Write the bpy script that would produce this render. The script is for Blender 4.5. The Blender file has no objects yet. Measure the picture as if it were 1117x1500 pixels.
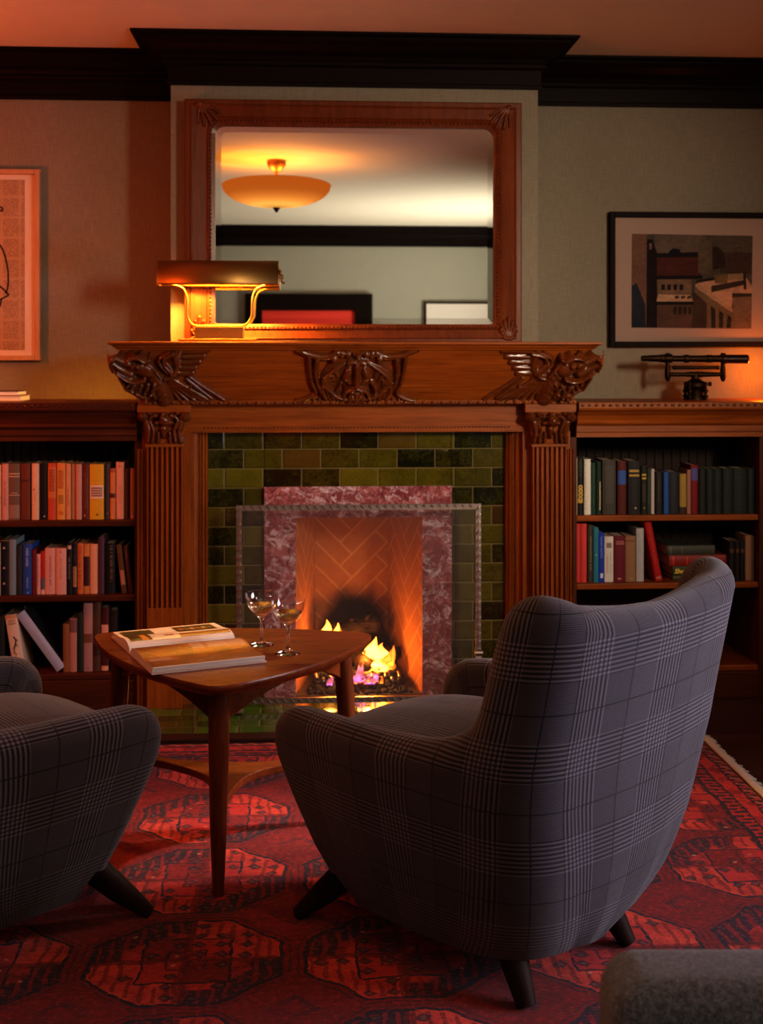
import bpy, bmesh, math, random
import numpy as np
from mathutils import Vector, Matrix

random.seed(7)
rng = np.random.default_rng(7)
SC = bpy.context.scene
COL = SC.collection
PI = math.pi

# ------------------------------------------------------------------ survey of the room
# x to the right along the fireplace wall, y into the wall, z up. The tiled fireplace face is y = 0.
CAM = Vector((0.0, -4.89, 1.355))
YAW = math.radians(3.5)
F = 1800.0
FWD = Vector((math.sin(YAW), math.cos(YAW), 0))
RGT = Vector((math.cos(YAW), -math.sin(YAW), 0))


def at(px, py, Y):
    """sight line of the survey photo met with the plane y = Y"""
    d = FWD + RGT * ((px - 558.5) / F) + Vector((0, 0, 1)) * ((525.0 - py) / F)
    return CAM + d * ((Y - CAM.y) / d.y)


def ax(px, Y):
    return at(px, 525, Y).x


def az(py, Y, px=558.5):
    return at(px, py, Y).z


def cw(lat, dep, z=0.0):
    """lateral / depth from the tripod to world"""
    p = CAM + RGT * lat + FWD * dep
    return Vector((p.x, p.y, z))


# ------------------------------------------------------------------ object helpers
def wmat(o):
    m = o.matrix_basis.copy()
    while o.parent is not None:
        o = o.parent
        m = o.matrix_basis @ m
    return m


def tag(o, label=None, cat=None, group=None, kind=None):
    if label: o['label'] = label
    if cat: o['category'] = cat
    if group: o['group'] = group
    if kind: o['kind'] = kind
    return o


def empty(name, loc, rz=0.0, label=None, cat=None, group=None, parent=None):
    o = bpy.data.objects.new(name, None)
    o.empty_display_size = 0.05
    COL.objects.link(o)
    o.location = loc
    o.rotation_euler = (0, 0, rz)
    if parent: o.parent = parent
    return tag(o, label, cat, group)


def clone(o, parent=None):
    c = o.copy()
    COL.objects.link(c)
    c.parent = parent
    for ch in list(o.children):
        clone(ch, c)
    return c


class MB:
    def __init__(self):
        self.v = []; self.f = []; self.uv = {}; self.mi = []; self.cur = 0

    def add(self, vs, fs, uvs=None):
        b = len(self.v)
        self.v.extend([tuple(p) for p in vs])
        for q in fs:
            self.f.append(tuple(b + i for i in q)); self.mi.append(self.cur)
        if uvs is not None:
            for i, t in enumerate(uvs): self.uv[b + i] = t
        return self

    def box(self, x0, x1, y0, y1, z0, z1, m=None):
        vs = [Vector((x, y, z)) for x in (x0, x1) for y in (y0, y1) for z in (z0, z1)]
        if m is not None: vs = [m @ p for p in vs]
        return self.add(vs, [(0, 1, 3, 2), (4, 6, 7, 5), (0, 4, 5, 1), (2, 3, 7, 6), (0, 2, 6, 4), (1, 5, 7, 3)])

    def hexa(self, a, b):
        """a, b: four corners each (bottom loop, top loop)"""
        return self.add(list(a) + list(b), [(3, 2, 1, 0), (4, 5, 6, 7)] + [(i, (i + 1) % 4, 4 + (i + 1) % 4, 4 + i) for i in range(4)])

    def prism(self, poly, h0, h1, m=None):
        """poly of (x,y) extruded z h0..h1"""
        n = len(poly)
        vs = [Vector((p[0], p[1], h0)) for p in poly] + [Vector((p[0], p[1], h1)) for p in poly]
        if m is not None: vs = [m @ p for p in vs]
        return self.add(vs, [tuple(range(n - 1, -1, -1)), tuple(range(n, 2 * n))] + [(i, (i + 1) % n, n + (i + 1) % n, n + i) for i in range(n)])

    def grid(self, P, cu=False, cv=False, uv=None, flip=False):
        P = np.asarray(P, float); n, m = P.shape[:2]
        fs = []
        for i in range(n if cu else n - 1):
            for j in range(m if cv else m - 1):
                q = (i * m + j, ((i + 1) % n) * m + j, ((i + 1) % n) * m + (j + 1) % m, i * m + (j + 1) % m)
                fs.append(q[::-1] if flip else q)
        return self.add(P.reshape(-1, 3), fs, None if uv is None else np.asarray(uv).reshape(-1, 2))

    def tube(self, pts, r, n=10, caps=True):
        pts = [Vector(p) for p in pts]; k = len(pts)
        rs = r if hasattr(r, '__len__') else [r] * k
        up = None; rings = []
        for i, p in enumerate(pts):
            t = (pts[min(i + 1, k - 1)] - pts[max(i - 1, 0)]).normalized()
            if up is None:
                a = Vector((0, 0, 1)) if abs(t.z) < .9 else Vector((1, 0, 0))
                up = (a - t * a.dot(t)).normalized()
            else:
                up = (up - t * up.dot(t)).normalized()
            s = t.cross(up)
            rings.append([p + (up * math.cos(2 * PI * j / n) + s * math.sin(2 * PI * j / n)) * rs[i] for j in range(n)])
        b = len(self.v)
        self.grid(rings, cv=True)
        if caps:
            self.f.append(tuple(b + j for j in range(n - 1, -1, -1))); self.mi.append(self.cur)
            self.f.append(tuple(b + (k - 1) * n + j for j in range(n))); self.mi.append(self.cur)
        return self

    def lathe(self, prof, n=24, m=None):
        """prof of (r, z) about the z axis"""
        rings = []
        for r, z in prof:
            ring = [Vector((max(r, 1e-5) * math.cos(2 * PI * j / n), max(r, 1e-5) * math.sin(2 * PI * j / n), z)) for j in range(n)]
            if m is not None: ring = [m @ p for p in ring]
            rings.append(ring)
        return self.grid(rings, cv=True, flip=True)

    def ball(self, c, r, n=8, s=(1, 1, 1)):
        c = Vector(c)
        rings = []
        for i in range(n // 2 + 1):
            a = PI * i / (n // 2)
            rings.append([c + Vector((r * s[0] * max(math.sin(a), 1e-4) * math.cos(2 * PI * j / n), r * s[1] * max(math.sin(a), 1e-4) * math.sin(2 * PI * j / n), r * s[2] * math.cos(a))) for j in range(n)])
        return self.grid(rings, cv=True)

    def mould(self, prof, path, closed=False):
        """prof of (d, z): d = distance to the right-hand side of the path in plan; path of (x, y); mitred corners"""
        k = len(path); rows = []
        for i in range(k):
            p = Vector((path[i][0], path[i][1]))
            a = Vector(path[i - 1]) if (i > 0 or closed) else None
            c = Vector(path[(i + 1) % k]) if (i < k - 1 or closed) else None
            n1 = n2 = None
            if a is not None:
                t = (p - a).normalized(); n1 = Vector((t.y, -t.x))
            if c is not None:
                t = (c - p).normalized(); n2 = Vector((t.y, -t.x))
            if n1 is None: off = n2
            elif n2 is None: off = n1
            else: off = (n1 + n2) / max(1e-6, 1 + n1.dot(n2))
            rows.append([(p.x + off.x * d, p.y + off.y * d, z) for d, z in prof])
        b = len(self.v); m = len(prof)
        self.grid(rows, cu=closed, cv=True)
        if not closed:
            self.f.append(tuple(b + j for j in range(m))); self.mi.append(self.cur)
            self.f.append(tuple(b + (k - 1) * m + j for j in range(m - 1, -1, -1))); self.mi.append(self.cur)
        return self

    def build(self, name, mats, parent=None, smooth=False, bevel=0.0, seg=2, sub=0, local=False, angle=None, fix=True):
        me = bpy.data.meshes.new(name)
        vs = self.v
        if parent is not None and not local:
            inv = wmat(parent).inverted()
            vs = [tuple(inv @ Vector(p)) for p in vs]
        me.from_pydata([tuple(map(float, p)) for p in vs], [], self.f)
        if fix:
            bm = bmesh.new(); bm.from_mesh(me)
            bmesh.ops.recalc_face_normals(bm, faces=bm.faces)
            bm.to_mesh(me); bm.free()
        if self.uv:
            lay = me.uv_layers.new(name='UVMap')
            for l in me.loops:
                lay.data[l.index].uv = self.uv.get(l.vertex_index, (0, 0))
        if not isinstance(mats, (list, tuple)): mats = [mats]
        for m in mats: me.materials.append(m)
        for p, mi in zip(me.polygons, self.mi):
            p.material_index = mi; p.use_smooth = bool(smooth)
        o = bpy.data.objects.new(name, me)
        COL.objects.link(o)
        if parent is not None: o.parent = parent
        if bevel:
            md = o.modifiers.new('Bevel', 'BEVEL'); md.width = bevel; md.segments = seg; md.limit_method = 'ANGLE'; md.angle_limit = math.radians(40)
        if sub:
            md = o.modifiers.new('Subsurf', 'SUBSURF'); md.levels = sub; md.render_levels = sub
        if smooth and angle is not None:
            try: me.set_sharp_from_angle(angle=math.radians(angle))
            except Exception: pass
        return o


def root_mesh(o, loc, rz=0.0):
    """give a top-level mesh an origin of its own"""
    o.location = loc; o.rotation_euler = (0, 0, rz)
    return o


def spline(pts, n, closed=False):
    """uniform Catmull-Rom through pts (any dimension)"""
    P = np.asarray(pts, float); k = len(P); out = []
    segs = k if closed else k - 1
    for i in range(segs):
        if closed:
            p0, p1, p2, p3 = P[(i - 1) % k], P[i], P[(i + 1) % k], P[(i + 2) % k]
        else:
            p0, p1, p2, p3 = P[max(i - 1, 0)], P[i], P[i + 1], P[min(i + 2, k - 1)]
        for t in np.linspace(0, 1, n, endpoint=False):
            out.append(.5 * ((2 * p1) + (-p0 + p2) * t + (2 * p0 - 5 * p1 + 4 * p2 - p3) * t * t + (-p0 + 3 * p1 - 3 * p2 + p3) * t ** 3))
    if not closed: out.append(P[-1])
    return np.array(out)


def bspline(pts, n):
    """closed uniform cubic B-spline"""
    P = np.asarray(pts, float); k = len(P); out = []
    for i in range(k):
        p0, p1, p2, p3 = P[(i - 1) % k], P[i], P[(i + 1) % k], P[(i + 2) % k]
        for t in np.linspace(0, 1, n, endpoint=False):
            out.append(((1 - t) ** 3 * p0 + (3 * t ** 3 - 6 * t * t + 4) * p1 + (-3 * t ** 3 + 3 * t * t + 3 * t + 1) * p2 + t ** 3 * p3) / 6)
    return np.array(out)


# ------------------------------------------------------------------ carved relief
def relief(mb, strokes, x0, x1, v0, v1, nx, nv, put, floor=4e-4):
    """strokes: (points[(x, v)], r_start, r_end, height). put(x, v, h) -> 3-D point. Only raised cells are kept."""
    xs = np.linspace(x0, x1, nx); vs = np.linspace(v0, v1, nv)
    X, V = np.meshgrid(xs, vs, indexing='ij')
    H = np.zeros_like(X)
    for pts, ra, rb, h in strokes:
        pts = np.asarray(pts, float)
        if len(pts) == 1: pts = np.vstack([pts, pts + 1e-6])
        elif len(pts) > 2: pts = spline(pts, 4)
        k = len(pts) - 1
        for i in range(k):
            a, b = pts[i], pts[i + 1]
            d = b - a; L = max((d * d).sum(), 1e-12)
            t = np.clip(((X - a[0]) * d[0] + (V - a[1]) * d[1]) / L, 0, 1)
            D = np.hypot(X - a[0] - t * d[0], V - a[1] - t * d[1])
            R = ra + (rb - ra) * (i + t) / k
            hh = h * np.sqrt(np.clip(1 - (D / R) ** 2, 0, 1)) * (.55 + .45 * R / max(ra, rb))
            H = np.maximum(H, hh)
    keep = H > floor
    idx = -np.ones(X.shape, int); vl = []; fl = []
    use = np.zeros_like(keep)
    cell = keep[:-1, :-1] | keep[1:, :-1] | keep[1:, 1:] | keep[:-1, 1:]
    use[:-1, :-1] |= cell; use[1:, :-1] |= cell; use[1:, 1:] |= cell; use[:-1, 1:] |= cell
    for i, j in zip(*np.nonzero(use)):
        idx[i, j] = len(vl)
        vl.append(put(X[i, j], V[i, j], H[i, j] if keep[i, j] else -0.002))
    for i, j in zip(*np.nonzero(cell)):
        fl.append((idx[i, j], idx[i + 1, j], idx[i + 1, j + 1], idx[i, j + 1]))
    mb.add(vl, fl)
    return mb


# ------------------------------------------------------------------ node expressions
class NT:
    def __init__(self, name):
        self.m = bpy.data.materials.new(name); self.m.use_nodes = True
        self.t = self.m.node_tree; self.t.nodes.clear()
        self.out = self.t.nodes.new('ShaderNodeOutputMaterial')

    def new(self, kind, **kw):
        n = self.t.nodes.new(kind)
        for k, v in kw.items(): setattr(n, k, v)
        return n

    def put(self, sock, v):
        if isinstance(v, E): v = v.s
        if isinstance(v, bpy.types.NodeSocket): self.t.links.new(v, sock)
        elif isinstance(v, (tuple, list)) and sock.type == 'RGBA': sock.default_value = tuple(v) + ((1,) if len(v) == 3 else ())
        else: sock.default_value = v

    def coord(self, which='Object'):
        n = self.new('ShaderNodeTexCoord'); sp = self.new('ShaderNodeSeparateXYZ')
        self.t.links.new(n.outputs[which], sp.inputs[0])
        return tuple(E(self, sp.outputs[i]) for i in range(3))

    def vec(self, x, y, z=0.0):
        n = self.new('ShaderNodeCombineXYZ')
        for i, v in enumerate((x, y, z)): self.put(n.inputs[i], v)
        return n.outputs[0]

    def noise(self, vec, scale=1.0, detail=3.0, rough=.55, dist=0.0, color=False):
        n = self.new('ShaderNodeTexNoise')
        self.put(n.inputs['Vector'], vec); n.inputs['Scale'].default_value = scale; n.inputs['Detail'].default_value = detail
        n.inputs['Roughness'].default_value = rough; n.inputs['Distortion'].default_value = dist
        return E(self, n.outputs['Color' if color else 0])

    def white(self, vec):
        n = self.new('ShaderNodeTexWhiteNoise'); n.noise_dimensions = '3D'
        self.put(n.inputs['Vector'], vec)
        return E(self, n.outputs[0])

    def mix(self, f, a, b):
        n = self.new('ShaderNodeMix', data_type='RGBA')
        self.put(n.inputs[0], f); self.put(n.inputs[6], a); self.put(n.inputs[7], b)
        return n.outputs[2]

    def bump(self, h, dist=.002, strength=1.0):
        n = self.new('ShaderNodeBump')
        n.inputs['Distance'].default_value = dist; n.inputs['Strength'].default_value = strength
        self.put(n.inputs['Height'], h)
        return n.outputs[0]

    def principled(self, base, rough=.5, normal=None, metal=0.0, spec=.5, coat=0.0, coatr=.1, emit=None, estr=0.0, trans=0.0, ior=1.45, sheen=0.0, alpha=None):
        p = self.new('ShaderNodeBsdfPrincipled')
        self.put(p.inputs['Base Color'], base); self.put(p.inputs['Roughness'], rough); self.put(p.inputs['Metallic'], metal)
        self.put(p.inputs['Specular IOR Level'], spec); self.put(p.inputs['Coat Weight'], coat); self.put(p.inputs['Coat Roughness'], coatr)
        self.put(p.inputs['IOR'], ior); self.put(p.inputs['Transmission Weight'], trans); self.put(p.inputs['Sheen Weight'], sheen)
        if normal is not None: self.put(p.inputs['Normal'], normal)
        if emit is not None:
            self.put(p.inputs['Emission Color'], emit); self.put(p.inputs['Emission Strength'], estr)
        if alpha is not None: self.put(p.inputs['Alpha'], alpha)
        self.t.links.new(p.outputs[0], self.out.inputs[0])
        return self.m


class E:
    def __init__(self, nt, s): self.nt = nt; self.s = s

    def op(self, o, b=None, c=None, rev=False):
        n = self.nt.new('ShaderNodeMath', operation=o)
        a = self.s
        if rev: a, b = b, self
        self.nt.put(n.inputs[0], a)
        if b is not None: self.nt.put(n.inputs[1], b)
        if c is not None: self.nt.put(n.inputs[2], c)
        return E(self.nt, n.outputs[0])

    def __add__(s, o): return s.op('ADD', o)
    __radd__ = __add__
    def __mul__(s, o): return s.op('MULTIPLY', o)
    __rmul__ = __mul__
    def __sub__(s, o): return s.op('SUBTRACT', o)
    def __rsub__(s, o): return s.op('SUBTRACT', o, rev=True)
    def __truediv__(s, o): return s.op('DIVIDE', o)
    def __neg__(s): return s.op('MULTIPLY', -1.0)
    def abs(s): return s.op('ABSOLUTE')
    def floor(s): return s.op('FLOOR')
    def fract(s): return s.op('FRACT')
    def mod(s, o): return s.op('FLOORED_MODULO', o)
    def sin(s): return s.op('SINE')
    def max(s, o): return s.op('MAXIMUM', o)
    def min(s, o): return s.op('MINIMUM', o)
    def lt(s, o): return s.op('LESS_THAN', o)
    def gt(s, o): return s.op('GREATER_THAN', o)
    def pow(s, o): return s.op('POWER', o)
    def clamp(s): return s.max(0.0).min(1.0)
    def ramp(s, a, b): return ((s - a) * (1.0 / (b - a))).clamp()
    def band(s, a, b): return s.gt(a) * s.lt(b)
# ------------------------------------------------------------------ materials
def wood(name, dark, light, axis='x', rough=.35, coat=.35, scale=1.0, spec=.5):
    n = NT(name); x, y, z = n.coord()
    k = {'x': (3, 55, 55), 'y': (55, 3, 55), 'z': (55, 55, 3)}[axis]
    v = n.vec(x * (k[0] * scale), y * (k[1] * scale), z * (k[2] * scale))
    g = n.noise(v, 1.0, 4, .6, .4)
    v2 = n.vec(x * (k[0] * scale * 3), y * (k[1] * scale * 4), z * (k[2] * scale * 4))
    fine = n.noise(v2, 1.0, 2, .6)
    big = n.noise(n.vec(x, y, z), 3.0, 2)
    f = (g * .75 + fine * .35 + big * .3 - .25).ramp(.25, .75)
    c = n.mix(f, dark, light)
    return n.principled(c, (fine * .15 + rough), n.bump(fine, .0006), coat=coat * .35, coatr=.22, spec=spec * .5)


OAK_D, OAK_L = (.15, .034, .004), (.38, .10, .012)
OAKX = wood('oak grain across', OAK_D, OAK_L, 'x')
OAKZ = wood('oak grain upright', OAK_D, OAK_L, 'z')
OAKCARVE = wood('oak carved', (.075, .018, .003), (.19, .05, .009), 'x', .2, 1.6, spec=1.0)
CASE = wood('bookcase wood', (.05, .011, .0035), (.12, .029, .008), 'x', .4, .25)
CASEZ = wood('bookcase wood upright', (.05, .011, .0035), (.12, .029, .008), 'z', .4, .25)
CASEDARK = wood('bookcase lining', (.030, .018, .015), (.060, .036, .028), 'z', .6, .1)
CROWN = wood('crown moulding wood', (.006, .0026, .002), (.011, .0046, .0032), 'x', .5, .1, spec=.25)
FRAMEX = wood('mirror frame mahogany', (.085, .018, .005), (.19, .047, .012), 'x', .32, .4)
FRAMEZ = wood('mirror frame mahogany upright', (.085, .018, .005), (.19, .047, .012), 'z', .32, .4)
TEAK = wood('teak table', (.095, .020, .005), (.21, .05, .012), 'x', .22, .6, .8)
TEAKZ = wood('teak legs', (.08, .018, .005), (.17, .042, .011), 'z', .28, .5, .8)
LEGDARK = wood('dark chair leg', (.014, .006, .004), (.032, .014, .010), 'z', .5, .0, spec=.3)
PALEWOOD = wood('pale picture frame', (.42, .22, .12), (.56, .33, .19), 'z', .5, .1)
BLACKWOOD = wood('black picture frame', (.009, .006, .0055), (.015, .010, .009), 'z', .55, .0, spec=.2)


def flat(name, col, rough=.6, metal=0.0, spec=.5, var=.12, vs=60.0, coat=0.0):
    n = NT(name); x, y, z = n.coord()
    f = n.noise(n.vec(x, y, z), vs, 3)
    d = tuple(c * (1 - var) for c in col); l = tuple(min(1, c * (1 + var)) for c in col)
    return n.principled(n.mix(f, d, l), rough, metal=metal, spec=spec, coat=coat)


def wallpaper():
    n = NT('linen wallpaper'); x, y, z = n.coord()
    a = n.noise(n.vec((x + y) * 420.0, z * 16.0, 0.0), 1, 2)
    b = n.noise(n.vec((x + y) * 18.0, z * 420.0, 3.0), 1, 2)
    big = n.noise(n.vec(x, y, z), 2.2, 2)
    f = (a * .55 + b * .45 + big * .25 - .12).ramp(.3, .75)
    return n.principled(n.mix(f, (.185, .155, .118), (.30, .262, .205)), .85, n.bump(a * .5 + b * .5, .0012), spec=.2)


WALL = wallpaper()
CEIL = flat('ceiling plaster', (.74, .68, .58), .9, spec=.2, var=.05, vs=8)
REARWALL = flat('rear wall', (.36, .36, .31), .9, spec=.2, var=.05, vs=10)


def floorwood():
    n = NT('dark floorboards'); x, y, z = n.coord()
    v = y * (1 / .09); row = v.floor()
    fr = v.fract(); edge = fr.lt(.03)
    tint = n.white(n.vec(row, 0.0, 0.0))
    g = n.noise(n.vec(x * 4.0, y * 60.0, row), 1, 3)
    f = (g * .7 + tint * .5).ramp(.2, .9)
    c = n.mix(edge, n.mix(f, (.045, .02, .017), (.10, .046, .036)), (.012, .006, .005))
    return n.principled(c, .32, n.bump(1.0 - edge, .001), coat=.2)


FLOOR = floorwood()


def tile(name, axis, cols=((.006, .009, .0015), (.14, .12, .010))):
    n = NT(name); x, y, z = n.coord()
    a, b = (x, z) if axis == 'z' else (x, y)
    W, H, G = .152, .0765, .0028
    rb = b / H; row = rb.floor(); off = row.mod(2.0) * .5
    ra = a / W + off; colm = ra.floor()
    fa = ra.fract(); fb = rb.fract()
    ga = (fa.min(1.0 - fa)) * W; gb = (fb.min(1.0 - fb)) * H
    d = ga.min(gb)
    g = 1.0 - d.ramp(G * .35, G)
    tint = n.white(n.vec(row, colm, 1.0)); t2 = n.white(n.vec(row, colm, 7.0))
    mott = n.noise(n.vec(a, b, tint * 20.0), 90, 4, .7)
    mott2 = n.noise(n.vec(a, b, t2 * 9.0), 14, 3)
    f = (tint * .75 + mott * .8 + mott2 * .6 - .62).ramp(.05, .95)
    base = n.mix(f, cols[0], cols[1])
    base = n.mix(t2.gt(.9) * .55, base, (.10, .045, .012))
    col = n.mix(g * .75, base, (.24, .20, .08))
    h = d.ramp(0.0, .007) + mott2 * .18
    return n.principled(col, (g * .5 + .12), n.bump(h, .004), coat=.7, coatr=.08)


TILE = tile('green glazed wall tile', 'z')
HEARTH = tile('green glazed hearth tile', 'y', ((.016, .060, .010), (.085, .26, .035)))


def marble():
    n = NT('rosso marble'); x, y, z = n.coord()
    w = n.noise(n.vec(x, y, z), 3.5, 4, .6, 1.5)
    a = n.noise(n.vec(x + w * .1, y, z + w * .3), 9, 6, .65, 2.4)
    b = n.noise(n.vec(x - w * .25, y, z + w * .1), 15, 6, .7, 1.8)
    c = n.mix(a.ramp(.36, .62), (.17, .034, .042), (.46, .17, .18))
    c = n.mix(b.ramp(.50, .63), c, (.72, .60, .66))
    c = n.mix((a - .5).abs().lt(.010) * .7, c, (.07, .014, .018))
    return n.principled(c, .12, coat=.5, coatr=.05)


MARBLE = marble()


def firebrick(name, axis, cx, soot=None):
    n = NT(name); x, y, z = n.coord()
    a = x if axis == 'x' else y
    s = .7071
    W, N = .072, 3.0
    u0 = (a - cx) * (s / W) + z * (s / W); v0 = z * (s / W) - (a - cx) * (s / W)
    u = u0 + 60.0; v = v0 + 60.0
    i = u.floor(); j = v.floor(); fu = u.fract(); fv = v.fract()
    k = (i - j).mod(2 * N)
    hor = k.lt(N - .5)
    M_ = .06
    e_lo_v = fv.lt(M_); e_hi_v = fv.gt(1 - M_); e_lo_u = fu.lt(M_); e_hi_u = fu.gt(1 - M_)
    gh = (e_lo_v.max(e_hi_v)).max((e_lo_u * k.lt(.5)).max(e_hi_u * k.gt(N - 1.5)))
    kk = k - N
    gv = (e_lo_u.max(e_hi_u)).max((e_hi_v * kk.lt(.5)).max(e_lo_v * kk.gt(N - 1.5)))
    g = hor * gh + (1.0 - hor) * gv
    mott = n.noise(n.vec(x, y, z), 40, 4)
    br = n.mix(mott, (.24, .095, .04), (.38, .16, .066))
    col = n.mix(g * .38, br, (.60, .34, .16))
    if soot is not None:
        sx, sz, wx = soot
        wob = n.noise(n.vec(x, y, z), 9, 3)
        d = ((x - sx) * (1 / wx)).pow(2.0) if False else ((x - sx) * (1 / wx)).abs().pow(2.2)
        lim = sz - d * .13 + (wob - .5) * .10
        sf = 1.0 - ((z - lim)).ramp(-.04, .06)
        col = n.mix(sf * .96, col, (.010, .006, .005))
    else:
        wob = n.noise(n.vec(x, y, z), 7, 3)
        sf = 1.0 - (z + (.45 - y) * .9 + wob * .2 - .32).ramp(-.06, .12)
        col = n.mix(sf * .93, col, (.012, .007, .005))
    return n.principled(col, .85, n.bump(1.0 - g, .003), spec=.15)


def plaid(name, dark, mid, light):
    n = NT(name); u, v, w = n.coord('UV')
    P, B, L, S = .20, .078, .0098, .0026

    def fam(a):
        p = a.mod(P)
        inb = p.lt(B)
        st = ((a * (2 * PI / L)).sin() * .5 + .5).ramp(.25, .75) * inb
        thin = p.band(.134, .1375)
        return p, inb, st, thin
    pu, bu, su, tu = fam(u); pv, bv, sv, tv = fam(v)
    tw = ((u + v) * (2 * PI / .0036)).sin() * .5 + .5
    fl = ((v) * (2 * PI / .0042)).sin() * .5 + .5
    half = ((u / P).floor() + 0.0) * 0.0 + pu.gt(.137).max(pu.lt(B) * 0.0)
    weave = tw * (1.0 - half) + fl * half
    nz = n.noise(n.vec(u, v, 0.0), 900, 2)
    base = weave * .30 + nz * .38 + .12
    chk = (su * sv + (1.0 - su) * (1.0 - sv))
    both = bu * bv
    one = (bu + bv) * (1.0 - both)
    lines = su.max(sv)
    val = base * (1.0 - one - both).max(0.0) + one * (lines * .62 + nz * .25) + both * (su * .45 + sv * .45 + nz * .2)
    val = val * (1.0 - tu.max(tv) * .75)
    c = n.mix(val.ramp(.08, .55), dark, mid)
    c = n.mix(val.ramp(.55, 1.1), c, light)
    return n.principled(c, .92, n.bump(nz * .6 + weave * .4 + lines * .4, .0012), spec=.15, sheen=.25)


PLAID = plaid('glen plaid wool', (.005, .0045, .007), (.046, .040, .054), (.17, .15, .19))
PLAIDSEAT = plaid('glen plaid wool seat', (.007, .005, .006), (.05, .038, .040), (.13, .10, .10))


def tweed():
    n = NT('grey tweed'); x, y, z = n.coord()
    a = n.noise(n.vec(x, y, z), 420, 3, .7); b = n.noise(n.vec(x, y, z), 150, 2)
    f = (a * .8 + b * .4 - .2).ramp(.3, .8)
    return n.principled(n.mix(f, (.035, .042, .06), (.26, .30, .40)), .95, n.bump(a, .002), spec=.1, sheen=.3)


TWEED = tweed()


def rugmat(w, h):
    n = NT('turkmen rug wool'); x, y, z = n.coord()
    nzw = n.noise(n.vec(x, y, 0.0), 9, 4, .6); nzw2 = n.noise(n.vec(x, y, 5.0), 11, 4, .6)
    X = x + (nzw - .5) * .045; Y = y + (nzw2 - .5) * .045
    PX, PY = .48, .43
    ex = w / 2 - X.abs(); ey = h / 2 - Y.abs()
    e = ex.min(ey)
    cu = (X / PX + .13); cv = (Y / PY + .32)
    iu = cu.floor(); iv = cv.floor()
    a = (cu.fract() - .5) * (2.0 / .91); b = (cv.fract() - .5) * (2.0 / .91)
    aa, bb = a.abs(), b.abs()
    d = aa.max(bb).max((aa + bb) * .72)
    inside = d.lt(1.0)
    RED, DRED, BR, NAVY, ORG = (.29, .0065, .009), (.10, .0035, .005), (.58, .034, .026), (.011, .011, .026), (.64, .065, .036)
    fib = n.noise(n.vec(x * 60.0, y * 200.0, 0.0), 1, 4, .75)
    blot = n.noise(n.vec(x, y, 1.0), 14, 4, .7)
    field = n.mix((fib * .7 + blot * .6 - .15).ramp(.3, .75), DRED, RED)
    # small ornament between the guls
    c2 = ((cu + .5).fract() - .5).abs() * 2.0; d2 = ((cv + .5).fract() - .5).abs() * 2.0
    dia = c2 + d2
    col = n.mix(dia.band(.16, .25) * blot.ramp(.40, .62) * .75, field, NAVY)
    col = n.mix(dia.lt(.10), col, (.20, .008, .009))
    # octagon
    quad = (a * b).gt(0.0)
    q1 = n.mix(blot.ramp(.3, .6), RED, ORG)
    q2 = n.mix(blot.ramp(.35, .65), DRED, BR)
    inner = n.mix(quad, q2, q1)
    rim = d.gt(.66) * (1.0 - quad)
    inner = n.mix(rim * .93, inner, NAVY)
    # teeth in the dark quarters, ribs in the bright ones
    ribs = ((a * 46.0).sin()).gt(.45) * d.band(.62, .93)
    inner = n.mix(ribs * .65, inner, n.mix(quad, RED, DRED))
    # inner stepped box
    ib = (aa * 1.15).max(bb)
    boxin = ib.lt(.52)
    quad2 = (a * b).lt(0.0)
    bx = n.mix(quad2, n.mix(blot, RED, BR), n.mix(blot, DRED, RED))
    inner = n.mix(boxin, inner, bx)
    inner = n.mix(ib.band(.50, .535) * blot.gt(.40), inner, NAVY)
    inner = n.mix(ib.band(.20, .235) * .8, inner, NAVY)
    # arms
    arm = (aa.lt(.05)).max(bb.lt(.05)) * d.lt(.95)
    inner = n.mix(arm * .7, inner, DRED)
    # clover patches and cream knots
    gx = (a * 4.2).fract() - .5; gy = (b * 4.2).fract() - .5
    dot = (gx.pow(2.0) + gy.pow(2.0)).lt(.012)
    kn = n.white(n.vec((a * 4.2).floor() + iu * 7.0, (b * 4.2).floor() + iv * 5.0, 2.0))
    inner = n.mix(dot * kn.gt(.45) * .6, inner, (.62, .36, .20))
    clo = kn.gt(.55) * d.lt(.9)
    inner = n.mix(clo * (gx.abs() + gy.abs()).lt(.38) * .8, inner, NAVY)
    inner = n.mix(d.band(.955, 1.0), inner, NAVY)
    col = n.mix(inside, col, inner)
    col = n.mix(d.band(1.05, 1.07) * .7, col, NAVY)
    # border bands
    along = n.mix(0.0, RED, RED)
    t = ((X + Y) * (1 / .055)).fract(); t2 = ((X - Y) * (1 / .055)).fract()
    zig = (t - t2).abs().lt(.28)
    bcol = n.mix(zig, n.mix(blot, RED, BR), NAVY)
    bcol = n.mix(e.band(.0, .018), bcol, DRED)
    bcol = n.mix(e.band(.06, .10), bcol, n.mix(blot.gt(.52), BR, RED))
    bcol = n.mix(e.band(.15, .165), bcol, NAVY)
    bcol = n.mix(e.band(.055, .06).max(e.band(.10, .106)), bcol, NAVY)
    bcol = n.mix(e.band(.018, .05) * (t.lt(.3)) * .7, bcol, (.5, .2, .12))
    col = n.mix(e.lt(.165), col, bcol)
    # wear and weft lines
    speck = n.noise(n.vec(x, y, 9.0), 65, 4, .75)
    col = n.mix(speck.ramp(.52, .66) * .5, col, (.035, .006, .010))
    col = n.mix(speck.ramp(.47, .36) * .35, col, BR)
    col = n.mix((fib.ramp(.42, .70)) * .5, col, n.mix(.5, col, (.02, .003, .004)))
    tex = fib * .6 + n.noise(n.vec(x, y, 2.0), 420, 2) * .6
    return n.principled(col, .95, n.bump(tex, .004), spec=.08, sheen=.12)


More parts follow.
